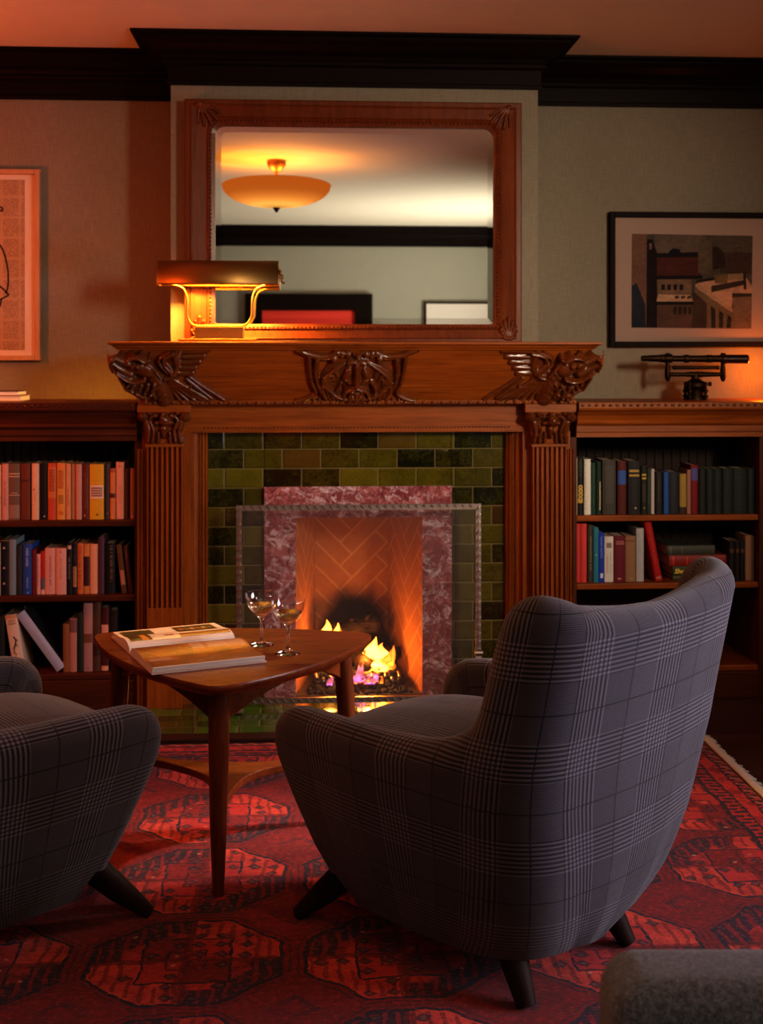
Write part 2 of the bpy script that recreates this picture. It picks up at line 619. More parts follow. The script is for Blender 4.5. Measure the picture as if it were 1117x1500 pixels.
def brassmat(name, col, rough, dull=.15):
    n = NT(name); x, y, z = n.coord()
    f = n.noise(n.vec(x * 3.0, y * 60.0, z * 60.0), 1, 3)
    return n.principled(n.mix(f, tuple(c * (1 - dull) for c in col), col), f * .15 + rough, metal=1.0)


BRASS = brassmat('aged brass', (.33, .19, .06), .36)
BRASSDARK = brassmat('dark bronze', (.045, .024, .013), .45)
IRON = brassmat('forged iron', (.36, .30, .28), .34)
COPPER = brassmat('copper', (.55, .26, .12), .3)


def emission(name, col, strength):
    n = NT(name); e = n.new('ShaderNodeEmission')
    n.put(e.inputs[0], col); e.inputs[1].default_value = strength
    n.t.links.new(e.outputs[0], n.out.inputs[0])
    return n.m


def glassmat(name, col=(1, 1, 1), ior=1.47, rough=0.0):
    n = NT(name)
    return n.principled(col, rough, trans=1.0, ior=ior, spec=.5)


GLASS = glassmat('clear glass')


def thinglass():
    n = NT('thin blown glass')
    lw = n.new('ShaderNodeLayerWeight'); lw.inputs[0].default_value = .5
    f = E(n, lw.outputs['Facing']).pow(2.4) * .85 + .07
    t = n.new('ShaderNodeBsdfTransparent'); n.put(t.inputs[0], (.97, .97, .97))
    g = n.new('ShaderNodeBsdfGlossy'); n.put(g.inputs[0], (1, 1, 1)); g.inputs['Roughness'].default_value = .03
    m = n.new('ShaderNodeMixShader'); n.put(m.inputs[0], f)
    n.t.links.new(t.outputs[0], m.inputs[1]); n.t.links.new(g.outputs[0], m.inputs[2]); n.t.links.new(m.outputs[0], n.out.inputs[0])
    return n.m


THIN = thinglass()
WINE = glassmat('pale wine', (.98, .90, .70), 1.33)


def mirrormat():
    n = NT('silvered mirror')
    return n.principled((.80, .80, .76), .012, metal=1.0)


MIRROR = mirrormat()


def meshcloth():
    n = NT('fire screen mesh'); x, y, z = n.coord()
    fx = (x * (1 / .0022)).fract(); fz = (z * (1 / .0022)).fract()
    wire = fx.lt(.12).max(fz.lt(.12))
    d = n.new('ShaderNodeBsdfPrincipled'); n.put(d.inputs['Base Color'], (.17, .15, .15)); d.inputs['Roughness'].default_value = .5; d.inputs['Metallic'].default_value = .3
    t = n.new('ShaderNodeBsdfTransparent')
    m = n.new('ShaderNodeMixShader')
    n.put(m.inputs[0], wire); n.t.links.new(t.outputs[0], m.inputs[1]); n.t.links.new(d.outputs[0], m.inputs[2])
    n.t.links.new(m.outputs[0], n.out.inputs[0])
    return n.m


MESHCLOTH = meshcloth()


def flamemat(name, lo, mid, hi, strength, z0, z1):
    n = NT(name); x, y, z = n.coord(); gx, gy, t = n.coord('Generated')
    nz = n.noise(n.vec(x * 14.0, y * 14.0, z * 5.0), 1, 3, .6, .6)
    tt = t + (nz - .5) * .35
    c = n.mix(tt.ramp(.0, .30), lo, mid); c = n.mix(tt.ramp(.35, .95), c, hi)
    lw = n.new('ShaderNodeLayerWeight'); lw.inputs[0].default_value = .5
    core = 1.0 - E(n, lw.outputs['Facing'])
    c = n.mix(core.ramp(.25, .80), (1.0, .15, .012), c)
    a = (core.ramp(.08, .75) * (1.0 - tt.ramp(.70, 1.08)) * (nz.ramp(.20, .50) * .7 + .3)).clamp()
    em = n.new('ShaderNodeEmission'); n.put(em.inputs[0], c); n.put(em.inputs[1], (core.pow(2.2) * strength + strength * .10))
    t_ = n.new('ShaderNodeBsdfTransparent'); m = n.new('ShaderNodeMixShader')
    n.put(m.inputs[0], a); n.t.links.new(t_.outputs[0], m.inputs[1]); n.t.links.new(em.outputs[0], m.inputs[2])
    n.t.links.new(m.outputs[0], n.out.inputs[0])
    return n.m


def embermat():
    n = NT('ember bed'); x, y, z = n.coord()
    a = n.noise(n.vec(x, y, z), 26, 3, .6); b = n.noise(n.vec(x, y, z), 70, 2)
    return n.principled(n.mix(b, (.010, .008, .007), (.05, .04, .035)), .9, emit=n.mix(a.ramp(.55, .7), (1.0, .06, .01), (1.0, .30, .05)), estr=0.0)


EMBER = embermat()
GLOW = emission('glowing coal', (1.0, .16, .03), 3.5)


def barkmat():
    n = NT('charred bark'); x, y, z = n.coord()
    a = n.noise(n.vec(x * 12.0, y * 60.0, z * 60.0), 1, 4, .7)
    return n.principled(n.mix(a.ramp(.4, .7), (.008, .006, .005), (.085, .05, .03)), .95, n.bump(a, .01), spec=.1)


BARK = barkmat()
_paint = {}


def paint(col, rough=.55, spec=.4):
    k = (tuple(round(c, 3) for c in col), rough)
    if k not in _paint:
        _paint[k] = flat('cloth cover %d' % len(_paint), col, rough, spec=spec, var=.10, vs=120)
    return _paint[k]


def pagemat():
    n = NT('page edges'); x, y, z = n.coord()
    a = n.noise(n.vec(x * 900.0, y * 4.0, z * 900.0), 1, 2)
    return n.principled(n.mix(a, (.42, .34, .25), (.66, .57, .45)), .9, spec=.1)


PAGES = pagemat()
WHITEPAGE = flat('white paper', (.72, .68, .64), .7, spec=.2, var=.04)
# ------------------------------------------------------------------ the room shell
bx0, bx1 = at(250, 300, 0).x, at(787.5, 300, 0).x
WY = .31                                    # wall beside the chimney breast
ZC = 2.62
RX0, RX1, RY = -3.0, 2.7, -7.0


def struct(name, mb, m, **k):
    return tag(mb.build(name, m, **k), kind='structure')


struct('floor', MB().box(RX0 - .1, RX1 + .1, RY - .1, 1.0, -.08, 0), FLOOR)
struct('ceiling', MB().box(RX0 - .1, RX1 + .1, RY - .1, 1.0, ZC, ZC + .08), CEIL)
struct('wall_fireplace_left', MB().box(RX0, bx0, WY, WY + .1, 0, ZC), WALL)
struct('wall_fireplace_right', MB().box(bx1, RX1, WY, WY + .1, 0, ZC), WALL)
struct('wall_chimney', MB().box(bx0, bx1, 0, WY + .1, 1.18, ZC), WALL)
struct('wall_left', MB().box(RX0 - .1, RX0, RY, .5, 0, ZC), WALL)
struct('wall_right', MB().box(RX1, RX1 + .1, RY, .5, 0, ZC), WALL)
struct('wall_rear', MB().box(RX0 - .1, RX1 + .1, RY - .1, RY, 0, ZC), REARWALL)

zb = az(129, 0)
crown = [(0, zb), (.016, zb), (.016, zb + .014), (.010, zb + .018), (.012, zb + .075), (.026, zb + .082), (.030, zb + .094), (.024, zb + .10),
         (.034, zb + .115), (.060, zb + .128), (.088, zb + .150), (.104, zb + .158), (.112, zb + .166), (.112, zb + .172), (.140, zb + .178), (.140, ZC - .0005), (0, ZC - .0005)]
struct('trim_1', MB().mould(crown, [(RX0, WY), (bx0, WY), (bx0, 0), (bx1, 0), (bx1, WY), (RX1, WY)]), CROWN)
struct('trim_2', MB().mould(crown, [(RX1, RY), (RX0, RY)]), CROWN)

# rear of the room, seen in the mirror
xq = lambda px, d=11.8: (RGT * ((px - 558.5) / F * d) + FWD * d).x
d_x0, d_x1 = xq(384), xq(520)
dz1 = 1.355 + (525 - 455) / F * 11.8
mb = MB().box(d_x0 - .16, d_x0, RY, RY + .05, 0, dz1 + .16).box(d_x1, d_x1 + .165, RY, RY + .05, 0, dz1 + .16).box(d_x0, d_x1, RY, RY + .05, dz1, dz1 + .16)
door = struct('door_1', mb, CROWN, bevel=.006)
mb = MB().box(d_x0, d_x1, RY, RY + .02, 0, dz1)
RED = flat('red glow of doorway', (.80, .055, .035), .6)  # glow of the red-lit doorway, put into the panel's colour
struct('red_lit_opening', mb, RED, parent=door)
wx0 = xq(622)
wz1 = 1.355 + (525 - 442) / F * 11.8
r = empty('wall_picture', ((wx0 + .5), RY, wz1 - .7), label='pale framed picture seen in the mirror on the rear wall', cat='picture')
MB().box(wx0, wx0 + 1.0, RY + .002, RY + .03, wz1 - .75, wz1).build('frame', BLACKWOOD, r)
MB().box(wx0 + .018, wx0 + .982, RY + .03, RY + .033, wz1 - .732, wz1 - .018).build('mat_board', WHITEPAGE, r)

# window on the right hand wall, outside the frame: daylight comes through it
mb = MB()
for (y0, y1, z0, z1) in ((-3.9, -3.82, .8, 2.2), (-1.98, -1.9, .8, 2.2), (-3.9, -1.9, .72, .8), (-3.9, -1.9, 2.2, 2.28), (-2.94, -2.86, .8, 2.2)):
    mb.box(RX1 - .05, RX1, y0, y1, z0, z1)
struct('window_1', mb, CROWN)

# ------------------------------------------------------------------ fireplace: tiles, marble, firebox, hearth
fx0, fx1 = ax(433, 0), ax(617.5, 0)
ftop = az(757, 0, 525)
mx0, mx1 = ax(387, -.02), ax(661.5, -.02)
mtop = az(712.5, -.02, 525)
tx0, tx1 = ax(296, 0), ax(748, 0)
ttop = az(628, 0, 525)
BY = .42
bxl, bxr = ax(462, BY), ax(568, BY)
fireplace = empty('fireplace', ((fx0 + fx1) / 2, 0, 0), label='fireplace clad in green glazed tile with a red marble surround', cat='fireplace')
MB().box(tx0, mx0 + .002, 0, .03, 0, ttop).box(mx1 - .002, tx1, 0, .03, 0, ttop).box(mx0, mx1, 0, .03, mtop - .002, ttop).build('tile_surround', TILE, fireplace)
MB().box(mx0, fx0, -.02, .04, 0, mtop).box(fx1, mx1, -.02, .04, 0, mtop).box(fx0, fx1, -.02, .04, ftop, mtop).build('marble_surround', MARBLE, fireplace)
fb_cx = (bxl + bxr) / 2 - (fx0 + fx1) / 2
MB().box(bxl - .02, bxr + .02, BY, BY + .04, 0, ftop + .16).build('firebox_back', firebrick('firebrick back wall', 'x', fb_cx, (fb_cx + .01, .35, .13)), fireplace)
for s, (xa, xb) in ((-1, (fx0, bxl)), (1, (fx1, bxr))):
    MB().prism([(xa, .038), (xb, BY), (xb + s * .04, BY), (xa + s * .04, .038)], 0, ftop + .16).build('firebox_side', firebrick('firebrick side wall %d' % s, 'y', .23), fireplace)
MB().box(fx0 - .05, fx1 + .05, .04, BY + .04, ftop + .16, ftop + .19).build('smoke_shelf', flat('soot', (.01, .008, .007), .9), fireplace)
MB().prism([(fx0, -.02), (fx1, -.02), (bxr, BY), (bxl, BY)], 0, .02).build('firebox_floor', flat('sooty firebrick floor', (.05, .028, .02), .9), fireplace)
hx0, hx1 = ax(214, -.14), ax(800, -.14)
MB().box(hx0, hx1, -.46, -.02, .0005, .012).build('hearth_tiles', HEARTH, fireplace)
MB().box(hx0 - .06, hx1 + .06, -.530, -.46, .0005, .014).build('hearth_kerb', wood('hearth kerb', (.03, .012, .008), (.07, .03, .02), 'x', .35), fireplace, bevel=.003)

# ------------------------------------------------------------------ fire
def log(name, a, b, r, label):
    a, b = Vector(a), Vector(b)
    pts = []; rad = []
    for i in range(11):
        t = i / 10
        p = a.lerp(b, t) + Vector((0, 0, .006 * math.sin(t * 7 + r * 90)))
        pts.append(p); rad.append(r * (.9 + .14 * math.sin(t * 11 + a.x * 30)))
    mb = MB().tube(pts, rad, 14)
    for k in range(3):
        t = .25 + .25 * k; p = a.lerp(b, t)
        mb.tube([p, p + Vector((.02 * (k - 1), -.5 * r, r * 1.25))], [r * .35, r * .22], 8)
    o = mb.build(name, BARK, None, smooth=True)
    return tag(o, label, 'log', 'logs on the fire')


fcx = (fx0 + fx1) / 2
log('log', (fcx - .17, .30, .10), (fcx + .16, .33, .095), .048, 'charred log lying lowest across the back of the fire')
log('log', (fcx - .13, .27, .175), (fcx + .09, .34, .235), .045, 'charred knobbly log on top, raised in the middle of the fire')
log('log', (fcx + .01, .15, .105), (fcx + .17, .27, .12), .036, 'small charred log at the right under the tallest flame')
gr = empty('fire_grate', (fcx, .19, .02), label='low dark iron grate holding the burning coals', cat='grate')
mb = MB()
for i in range(7):
    x = fcx - .17 + .34 * i / 6
    mb.tube([(x, .09, .062), (x, .34, .05)], .006, 6)
mb.build('bars', IRON, gr, smooth=True)
for sx in (-1, 1):
    for yy in (.11, .31):
        MB().tube([(fcx + sx * .14, yy, .02), (fcx + sx * .14, yy, .056)], .007, 6).build('leg', IRON, gr, smooth=True)
mb = MB(); mg = MB()
for i in range(620):
    x = random.uniform(-.21, .21); y = random.uniform(-.005, .25)
    w = 1 - (y / BY) * .42
    x = fcx + x * w
    hgt = .022 + .038 * math.exp(-((y - .16) / .09) ** 2) * random.random() + (.055 * math.exp(-((y - .17) / .06) ** 2 - ((x - fcx - .03) / .09) ** 2)) * random.random()
    hot = math.exp(-((x - fcx - .045) / .075) ** 2 - ((y - .16) / .06) ** 2)
    tgt = mg if random.random() < hot * .42 and hgt > .03 else mb
    tgt.ball((x, y, hgt), random.uniform(.006, .012), 6, (1, random.uniform(.7, 1.2), random.uniform(.6, .9)))
coal = tag(mb.build('coals', EMBER, None, smooth=True), 'bed of dark gravel coals spread over the firebox floor', 'coals', kind='stuff')
mg.build('glowing_coals', GLOW, coal, smooth=True)

fire = empty('fire', (fcx, .18, .05), label='burning yellow and violet flames rising from the coals', cat='fire')


def flame(x, y, z, h, w, m, lean=0.0, tw=0.0, seed=0):
    rr = random.Random(seed)
    n = 26; rings = []
    ph = rr.uniform(0, 6)
    for i in range(n + 1):
        t = i / n
        r = w * (math.sin(PI * min(1, (t * .9 + .14)) ** .75) ** .9) * (1 - t) ** .35
        cx = x + lean * h * t * t + .10 * w * math.sin(t * 7 + ph) * 2 * t
        cy = y + .02 * math.sin(t * 5 + ph)
        rings.append([(cx + r * math.cos(2 * PI * j / 26) * (1 + .16 * math.sin(3 * 2 * PI * j / 26 + t * 6 + ph)), cy + .6 * r * math.sin(2 * PI * j / 26), z + h * t) for j in range(26)])
    MB().grid(rings, cv=True).build('flame', m, fire, smooth=True)


YF = flamemat('yellow flame', (1.0, .28, .02), (1.0, .42, .05), (1.0, .26, .02), 16.0, .05, .27)
OF = flamemat('orange flame', (1.0, .16, .01), (1.0, .24, .02), (.9, .12, .01), 5.0, .05, .27)
PF = flamemat('violet flame', (.55, .10, .75), (.85, .20, .40), (1.0, .18, .06), 2.6, .03, .14)


def fpt(px, py, Y=.17):
    p = at(px, py, Y); return p.x, p.z


for (px, py, top, w, lean, m, sd) in ((549, 983, 929, .060, -.05, YF, 1), (558, 981, 938, .050, .06, YF, 2), (540, 984, 946, .044, -.12, YF, 3), (566, 983, 950, .040, .12, OF, 4),
                                      (551, 986, 958, .070, .0, YF, 8), (571, 978, 944, .020, .25, OF, 5), (534, 985, 955, .020, -.25, OF, 6)):
    x, z = fpt(px, py, .18); x2, z2 = fpt(px, top, .18)
    flame(x, .18, z, z2 - z, w, m, lean, 0, sd)
for (px, py, top, w, lean, m, sd) in ((478, 940, 907, .034, .0, YF, 11), (490, 941, 912, .026, .2, YF, 12), (500, 938, 916, .012, -.2, OF, 13), (470, 938, 920, .020, -.1, OF, 14)):
    x, z = fpt(px, py, .24); x2, z2 = fpt(px, top, .24)
    flame(x, .24, z, z2 - z, w, m, lean, 0, sd)
for (px, py, top, w, lean, m, sd) in ((530, 1000, 968, .020, .0, PF, 21), (549, 1001, 978, .015, .1, PF, 22), (518, 1002, 984, .014, -.1, PF, 23), (483, 1003, 988, .015, .2, PF, 24), (540, 1000, 985, .018, .2, PF, 26), (524, 999, 972, .016, .1, PF, 27)):
    x, z = fpt(px, py, .09); x2, z2 = fpt(px, top, .09)
    flame(x, .09, z, z2 - z, w, m, lean, 0, sd)
for k in range(14):
    px = 512 + k * 3.6 + random.uniform(-2, 2)
    x, z = fpt(px, 999, .08)
    flame(x, .08, z - .004, random.uniform(.012, .028), .008, OF, random.uniform(-.2, .2), 0, 40 + k)

# ------------------------------------------------------------------ mantelpiece
mant = empty('mantelpiece', (fcx, 0, 0), label='carved oak mantelpiece framing the tiled fireplace', cat='mantelpiece')
ztop = az(500.5, -.30)
zsh = az(512, -.27)
zfr = az(586, -.14)
xl, xr = ax(171, -.27), ax(868, -.27)
# the shelf: moulded slab
prof = [(-.05, zsh - .002), (.0, zsh - .002), (.004, zsh + .004), (.012, zsh + .008), (.016, zsh + .014), (.026, zsh + .017), (.030, zsh + .021), (.030, ztop - .003), (.027, ztop), (-.05, ztop)]
mb = MB().mould(prof, [(xl, 0), (xl, -.27), (xr, -.27), (xr, 0)])
mb.box(xl + .04, xr - .04, -.235, 0, zsh, ztop - .0005)
mb.build('mantel_shelf', OAKX, mant)
# battered frieze
xbl, xbr = ax(206, -.14), ax(839, -.14)
frz = MB().hexa([(xbl, 0, zfr), (xbr, 0, zfr), (xbr, -.14, zfr), (xbl, -.14, zfr)], [(xl + .01, 0, zsh), (xr - .01, 0, zsh), (xr - .01, -.262, zsh), (xl + .01, -.262, zsh)]).build('frieze', OAKX, mant)
slope = math.atan2(.122, zsh - zfr)
nyz = (-math.cos(slope), -math.sin(slope))


def fput(x, v, h):
    y = -.14 - .122 * v; z = zfr + (zsh - zfr) * v
    return (x, y + nyz[0] * h, z + nyz[1] * h)


def fs(px, py):
    return (ax(px, -.2), (586.0 - py) / (586 - 512))


# v is a fraction, so scale to metres for the stroke distance
HV = (zsh - zfr)


def fstroke(pts, ra, rb, h, mir=False):
    k = .00262
    q = []
    for px, py in pts:
        if mir: px = 1039 - px
        a, b = fs(px, py); q.append((a, b * HV))
    return (q, ra * k, rb * k, h)


def fput2(x, v, h): return fput(x, v / HV, h)


mask = []
S = lambda *a: mask.append(fstroke(*a))
for m in (0, 1):
    R = lambda pts: [((1044 - p[0]) if m else p[0], p[1]) for p in pts]
    S(R([(452, 520), (453, 535), (456, 556), (462, 573), (446, 583), (434, 585)]), 4, 3, .02)
    S(R([(464, 524), (462, 545), (468, 566), (478, 581)]), 4.5, 3, .024)
    S(R([(436, 511), (455, 518), (478, 521), (494, 515)]), 4, 5, .022)
    for k in range(6):
        S(R([(504 - k * 3, 530 + k * 1.5), (488 - k * 3.2, 540 + k * 3), (474 + k * 3.4, 560 + k * 3), (477 + k * 6.2, 582)]), 3.2, 2.2, .020 + .002 * k)
    S(R([(510, 528), (518, 526), (524, 531)]), 4.5, 3.5, .032)
    S(R([(511, 537)]), 4.6, 4.6, .030)
    S(R([(508, 549), (513, 556)]), 7, 6, .029)
    S(R([(521, 561), (512, 566), (505, 573), (503, 583)]), 4, 2.5, .033)
    for k in range(3): S(R([(519 - k * 3, 570), (518 - k * 4, 585)]), 2.6, 2, .028)
    for k in range(4): S(R([(518 - k * 9, 517 - (k == 0) * 3)]), 6, 6, .026 - k * .002)
    S(R([(489, 522)]), 6.5, 6.5, .032)
    for k in range(8): S(R([(450 + k * 9, 584)]), 2.6, 2.6, .016)
    S(R([(500, 556), (494, 568), (497, 580)]), 3, 2, .027)
    S(R([(487, 548), (482, 560), (486, 574)]), 3, 2, .022)
S([(522, 540), (522, 556), (522, 568)], 25, 20, .019)
for sg in (-1, 1):
    S([(522 + sg * 24, 534), (522 + sg * 40, 556), (522 + sg * 36, 574)], 17, 14, .012)
    S([(522 + sg * 12, 541), (522 + sg * 16, 549)], 7, 7, .031)
    S([(522 + sg * 6, 577), (522 + sg * 12, 586)], 4.5, 3, .031)
    for kk in range(5):
        S([(522 + sg * (34 + kk * 4.2), 539 + kk * 5), (522 + sg * (27 + kk * 5.5), 547 + kk * 7)], 3.0, 2.2, .024)
S([(522, 529), (522, 548), (522, 557)], 4, 6.5, .050)
S([(514, 566), (522, 563), (530, 566)], 3.2, 3.2, .040)
S([(522, 512), (522, 520)], 5, 4, .032)
S([(522, 572), (522, 584)], 4, 2.5, .036)
mb = MB(); relief(mb, mask, ax(428, -.2), ax(616, -.2), -.004, HV, 190, 80, fput2)
mb.build('mask_carving', OAKCARVE, frz, smooth=True)

for mir in (False, True):
    st = []
    G = lambda pts, ra, rb, h: st.append(fstroke(pts, ra, rb, h, mir))
    # neck, head, brow, muzzle
    G([(806, 574), (822, 552), (846, 538), (864, 524)], 20, 9, .022)
    G([(820, 575), (845, 560)], 13, 8, .026)
    G([(786, 526), (792, 560)], 12, 16, .010)
    for kk in range(6):
        G([(806 + kk * 3, 578 - kk * 7), (797 + kk * 3, 572 - kk * 8)], 2.6, 2.0, .038)
    G([(800, 583), (806, 562), (815, 545), (824, 535)], 12, 11, .034)
    G([(822, 537), (836, 532), (848, 534)], 13, 11, .046)
    G([(838, 529), (852, 524), (865, 518), (872, 516)], 8, 6, .052)
    G([(845, 540), (858, 534), (868, 527), (873, 522)], 8, 6, .050)
    G([(868, 517), (873, 524), (870, 535)], 5, 4, .058)
    G([(823, 521), (833, 516), (845, 518), (850, 523)], 4.5, 3.5, .058)
    G([(833, 528)], 6.5, 6.5, .060); G([(840, 526)], 3.5, 3.5, .066)
    G([(826, 548), (838, 551), (850, 548), (860, 541), (865, 538)], 4, 4, .055)
    G([(862, 545), (857, 556), (853, 564)], 4, 3, .050)
    G([(828, 574), (838, 571), (848, 566), (856, 563)], 6, 3.5, .045)
    for (a, b) in ((822, 560), (826, 566), (833, 562), (839, 566), (845, 561), (830, 572), (837, 576), (825, 577), (850, 556), (818, 570)):
        G([(a, b)], 3.6, 3.6, .053)
    G([(812, 556), (816, 566), (812, 576)], 4, 3, .046)
    # S-shaped wing edges
    G([(774, 515), (784, 517), (795, 521), (797, 530), (789, 540), (788, 548), (797, 551)], 3, 4, .030)
    G([(784, 513), (800, 520), (804, 528), (793, 542)], 2.6, 3, .026)
    G([(780, 521), (779, 532), (784, 545), (793, 556)], 6, 4, .022)
    G([(802, 547), (808, 540), (814, 531), (820, 526)], 2.6, 2.6, .036)
    G([(817, 520), (823, 527)], 4, 3, .046)
    # feathers
    for k, (a, b) in enumerate((((733, 513), (774, 514)), ((739, 521), (775, 522)), ((746, 529), (776, 530)), ((752, 537), (778, 538)), ((757, 545), (781, 545)))):
        G([a, ((a[0] + b[0]) / 2, a[1] + 1), b], 4.6, 3.2, .013)
    for k in range(9):
        an = math.radians(202 - k * 14.5)
        G([(795, 552), (795 + math.cos(an) * 16, 552 + abs(math.sin(an)) * 14 + 4), (795 + math.cos(an) * (66 - k * 4), 552 + 33)], 3.4, 2.6, .014)
    G([(762, 549), (745, 562), (722, 577), (712, 584)], 3, 3, .014)
    G([(766, 553), (748, 568), (730, 582)], 3, 3, .013)
    G([(760, 558), (762, 572), (758, 583)], 3, 2.4, .012)
    x0, x1 = (ax(700, -.2), ax(881, -.2)) if not mir else (ax(158, -.2), ax(339, -.2))
    mb = MB(); relief(mb, st, x0, x1, -.006, HV - .002, 180, 80, fput2)
    mb.build('griffin_carving', OAKCARVE, frz, smooth=True)

# bead and reel course under the frieze
zbead = zfr - .002
mb = MB().box(xbl - .01, xbr + .012, -.15, 0, zfr - .016, zfr - .0003)
mb2 = MB()
n = 47
for i in range(n):
    x = xbl + (xbr - xbl) * (i + .5) / n
    mb2.ball((x, -.153, zfr - .009), .0062, 8, (1.35, 1, 1))
    mb2.ball((x + (xbr - xbl) / n / 2, -.152, zfr - .009), .0038, 6, (.6, 1, 1.3))
bd = mb.build('bead_course', OAKX, mant, bevel=.003)
mb2.build('beads', OAKCARVE, bd, smooth=True)

# lintel between the capitals
zl0 = az(633, -.08, 525)
lx0, lx1 = ax(203, -.1), ax(839, -.1)
lt = MB().box(lx0 + .012, lx1 - .012, -.085, 0, zl0, zfr - .016).build('lintel', OAKX, mant)
mb = MB()
for i in range(85):
    x = ax(300, -.09) + (ax(745, -.09) - ax(300, -.09)) * i / 84
    mb.ball((x, -.088, az(626, -.088)), .0036, 6)
mb.build('fine_beads', OAKCARVE, lt, smooth=True)
# inner casing round the tiles
cx0, cx1 = ax(304, -.02), ax(740, -.02)
czt = az(631, -.02, 525)
pr = [(0, 0), (0, .022), (-.006, .030), (-.010, .026), (-.012, .036), (-.018, .042), (-.022, .036), (-.024, .040), (-.034, .040), (-.036, .050), (-.043, .056), (-.048, .058), (-.054, .072), (-.060, .072), (-.060, 0)]
mb = MB().mould(pr, [(cx0, .013), (cx0, czt), (cx1, czt), (cx1, .013)])
mb.v = [(a, -c, b) for a, b, c in mb.v]
cs = mb.build('inner_casing', OAKZ, mant)
for s, x in ((-1, cx0 - .029), (1, cx1 + .029)):
    mb = MB()
    for i in range(90):
        mb.ball((x, -.0415, .03 + (czt - .05) * i / 89), .0042, 6, (.8, 1, 1.2))
    mb.build('pearl_string', OAKCARVE, cs, smooth=True)

# pilasters
for side in (-1, 1):
    if side < 0: p0, p1, q0, q1 = 215, 267, 201, 214
    else: p0, p1, q0, q1 = 780, 829.5, 830.5, 839.8
    Y = -.13
    x0, x1 = ax(p0, Y), ax(p1, Y)
    zc = az(655, Y, p0); zfl = az(891, Y, p0)
    w = x1 - x0; nf = 7
    # backing board, from tile casing to the bookcase
    bb0, bb1 = (ax(208, -.085), cx0 - .058) if side < 0 else (cx1 + .058, ax(835, -.085))
    pil = MB().box(bb0, bb1, -.085, 0, .0005, zl0).build('pilaster', OAKZ, mant)
    poly = [(x0, -.0852), (x0, Y)]
    pitch = w / nf; fil = pitch * .44
    for k in range(nf):
        a = x0 + k * pitch + fil / 2; b = x0 + (k + 1) * pitch - fil / 2
        for i in range(9):
            t = PI * i / 8
            poly.append(((a + b) / 2 - (b - a) / 2 * math.cos(t), Y + .016 * math.sin(t) ** .7))
    poly += [(x1, Y), (x1, -.0852)]
    sh = MB().prism(poly, zfl, zc)
    sh.box(x0, x1, Y, -.0852, .0005, zfl)
    sh.build('fluted_shaft', OAKZ, pil)
    # narrow fluted return strip
    x2, x3 = ax(q0, -.11), ax(q1, -.11)
    poly = [(x2, -.0852), (x2, -.112)]
    for k in range(2):
        a = x2 + (x3 - x2) * (k + .1) / 2; b = x2 + (x3 - x2) * (k + .9) / 2
        for i in range(7):
            t = PI * i / 6
            poly.append(((a + b) / 2 - (b - a) / 2 * math.cos(t), -.112 + .011 * math.sin(t) ** .7))
    poly += [(x3, -.112), (x3, -.0852)]
    MB().prism(poly, .0005, zc - .01).build('return_strip', OAKZ, pil)
    # capital
    zc1 = az(603, Y, p0); zab = zfr - .0165
    m0, m1 = x0 - .014, x1 + .014
    cp = MB().box(x0 - .006, x1 + .006, Y - .006, -.0852, zc, zc + .014)
    cp.hexa([(x0, -.0852, zc + .014), (x1, -.0852, zc + .014), (x1, Y - .001, zc + .014), (x0, Y - .001, zc + .014)],
            [(x0 - .02, -.0852, zc1), (x1 + .02, -.0852, zc1), (x1 + .02, Y - .016, zc1), (x0 - .02, Y - .016, zc1)])
    cp.box(x0 - .034, x1 + .034, Y - .022, -.0852, zc1 - .002, zab)
    cap = cp.build('capital', OAKX, pil, bevel=.002)
    st = []
    cxm = (x0 + x1) / 2; H = zc1 - zc
    def C(pts, ra, rb, h):
        st.append(([(cxm + a * .00262, zc + (655 - b) * .00262) for a, b in pts], ra * .00262, rb * .00262, h))
    for s in (-1, 1):
        C([(s * 30, 610)], 8, 8, .034); C([(s * 30, 609)], 3.5, 3.5, .044)
        C([(s * 24, 648), (s * 22, 632), (s * 25, 618)], 3, 5, .020)
        C([(s * 17, 648), (s * 15, 630), (s * 20, 616), (s * 16, 610)], 2.6, 3.5, .022)
        C([(s * 9, 648), (s * 8, 634)], 2.4, 2.8, .016)
        C([(s * 12, 609)], 5, 5, .030); C([(s * 10, 619)], 4.5, 4.5, .030); C([(s * 20, 605)], 3.4, 3.4, .030)
    C([(2, 616)], 9.5, 9.5, .042); C([(-1, 612)], 5.5, 5.5, .047); C([(0, 628), (0, 640)], 6, 2.5, .026); C([(0, 606)], 4, 4, .034)
    mb = MB()
    relief(mb, st, cxm - .105, cxm + .105, zc + .014, zc1, 70, 50, lambda x, z, h: (x, Y - .002 - .016 * (z - zc) / H - h, z))
    mb.build('capital_foliage', OAKCARVE, cap, smooth=True)

# ------------------------------------------------------------------ built-in bookcases
BF = -.095          # face of the bookcases


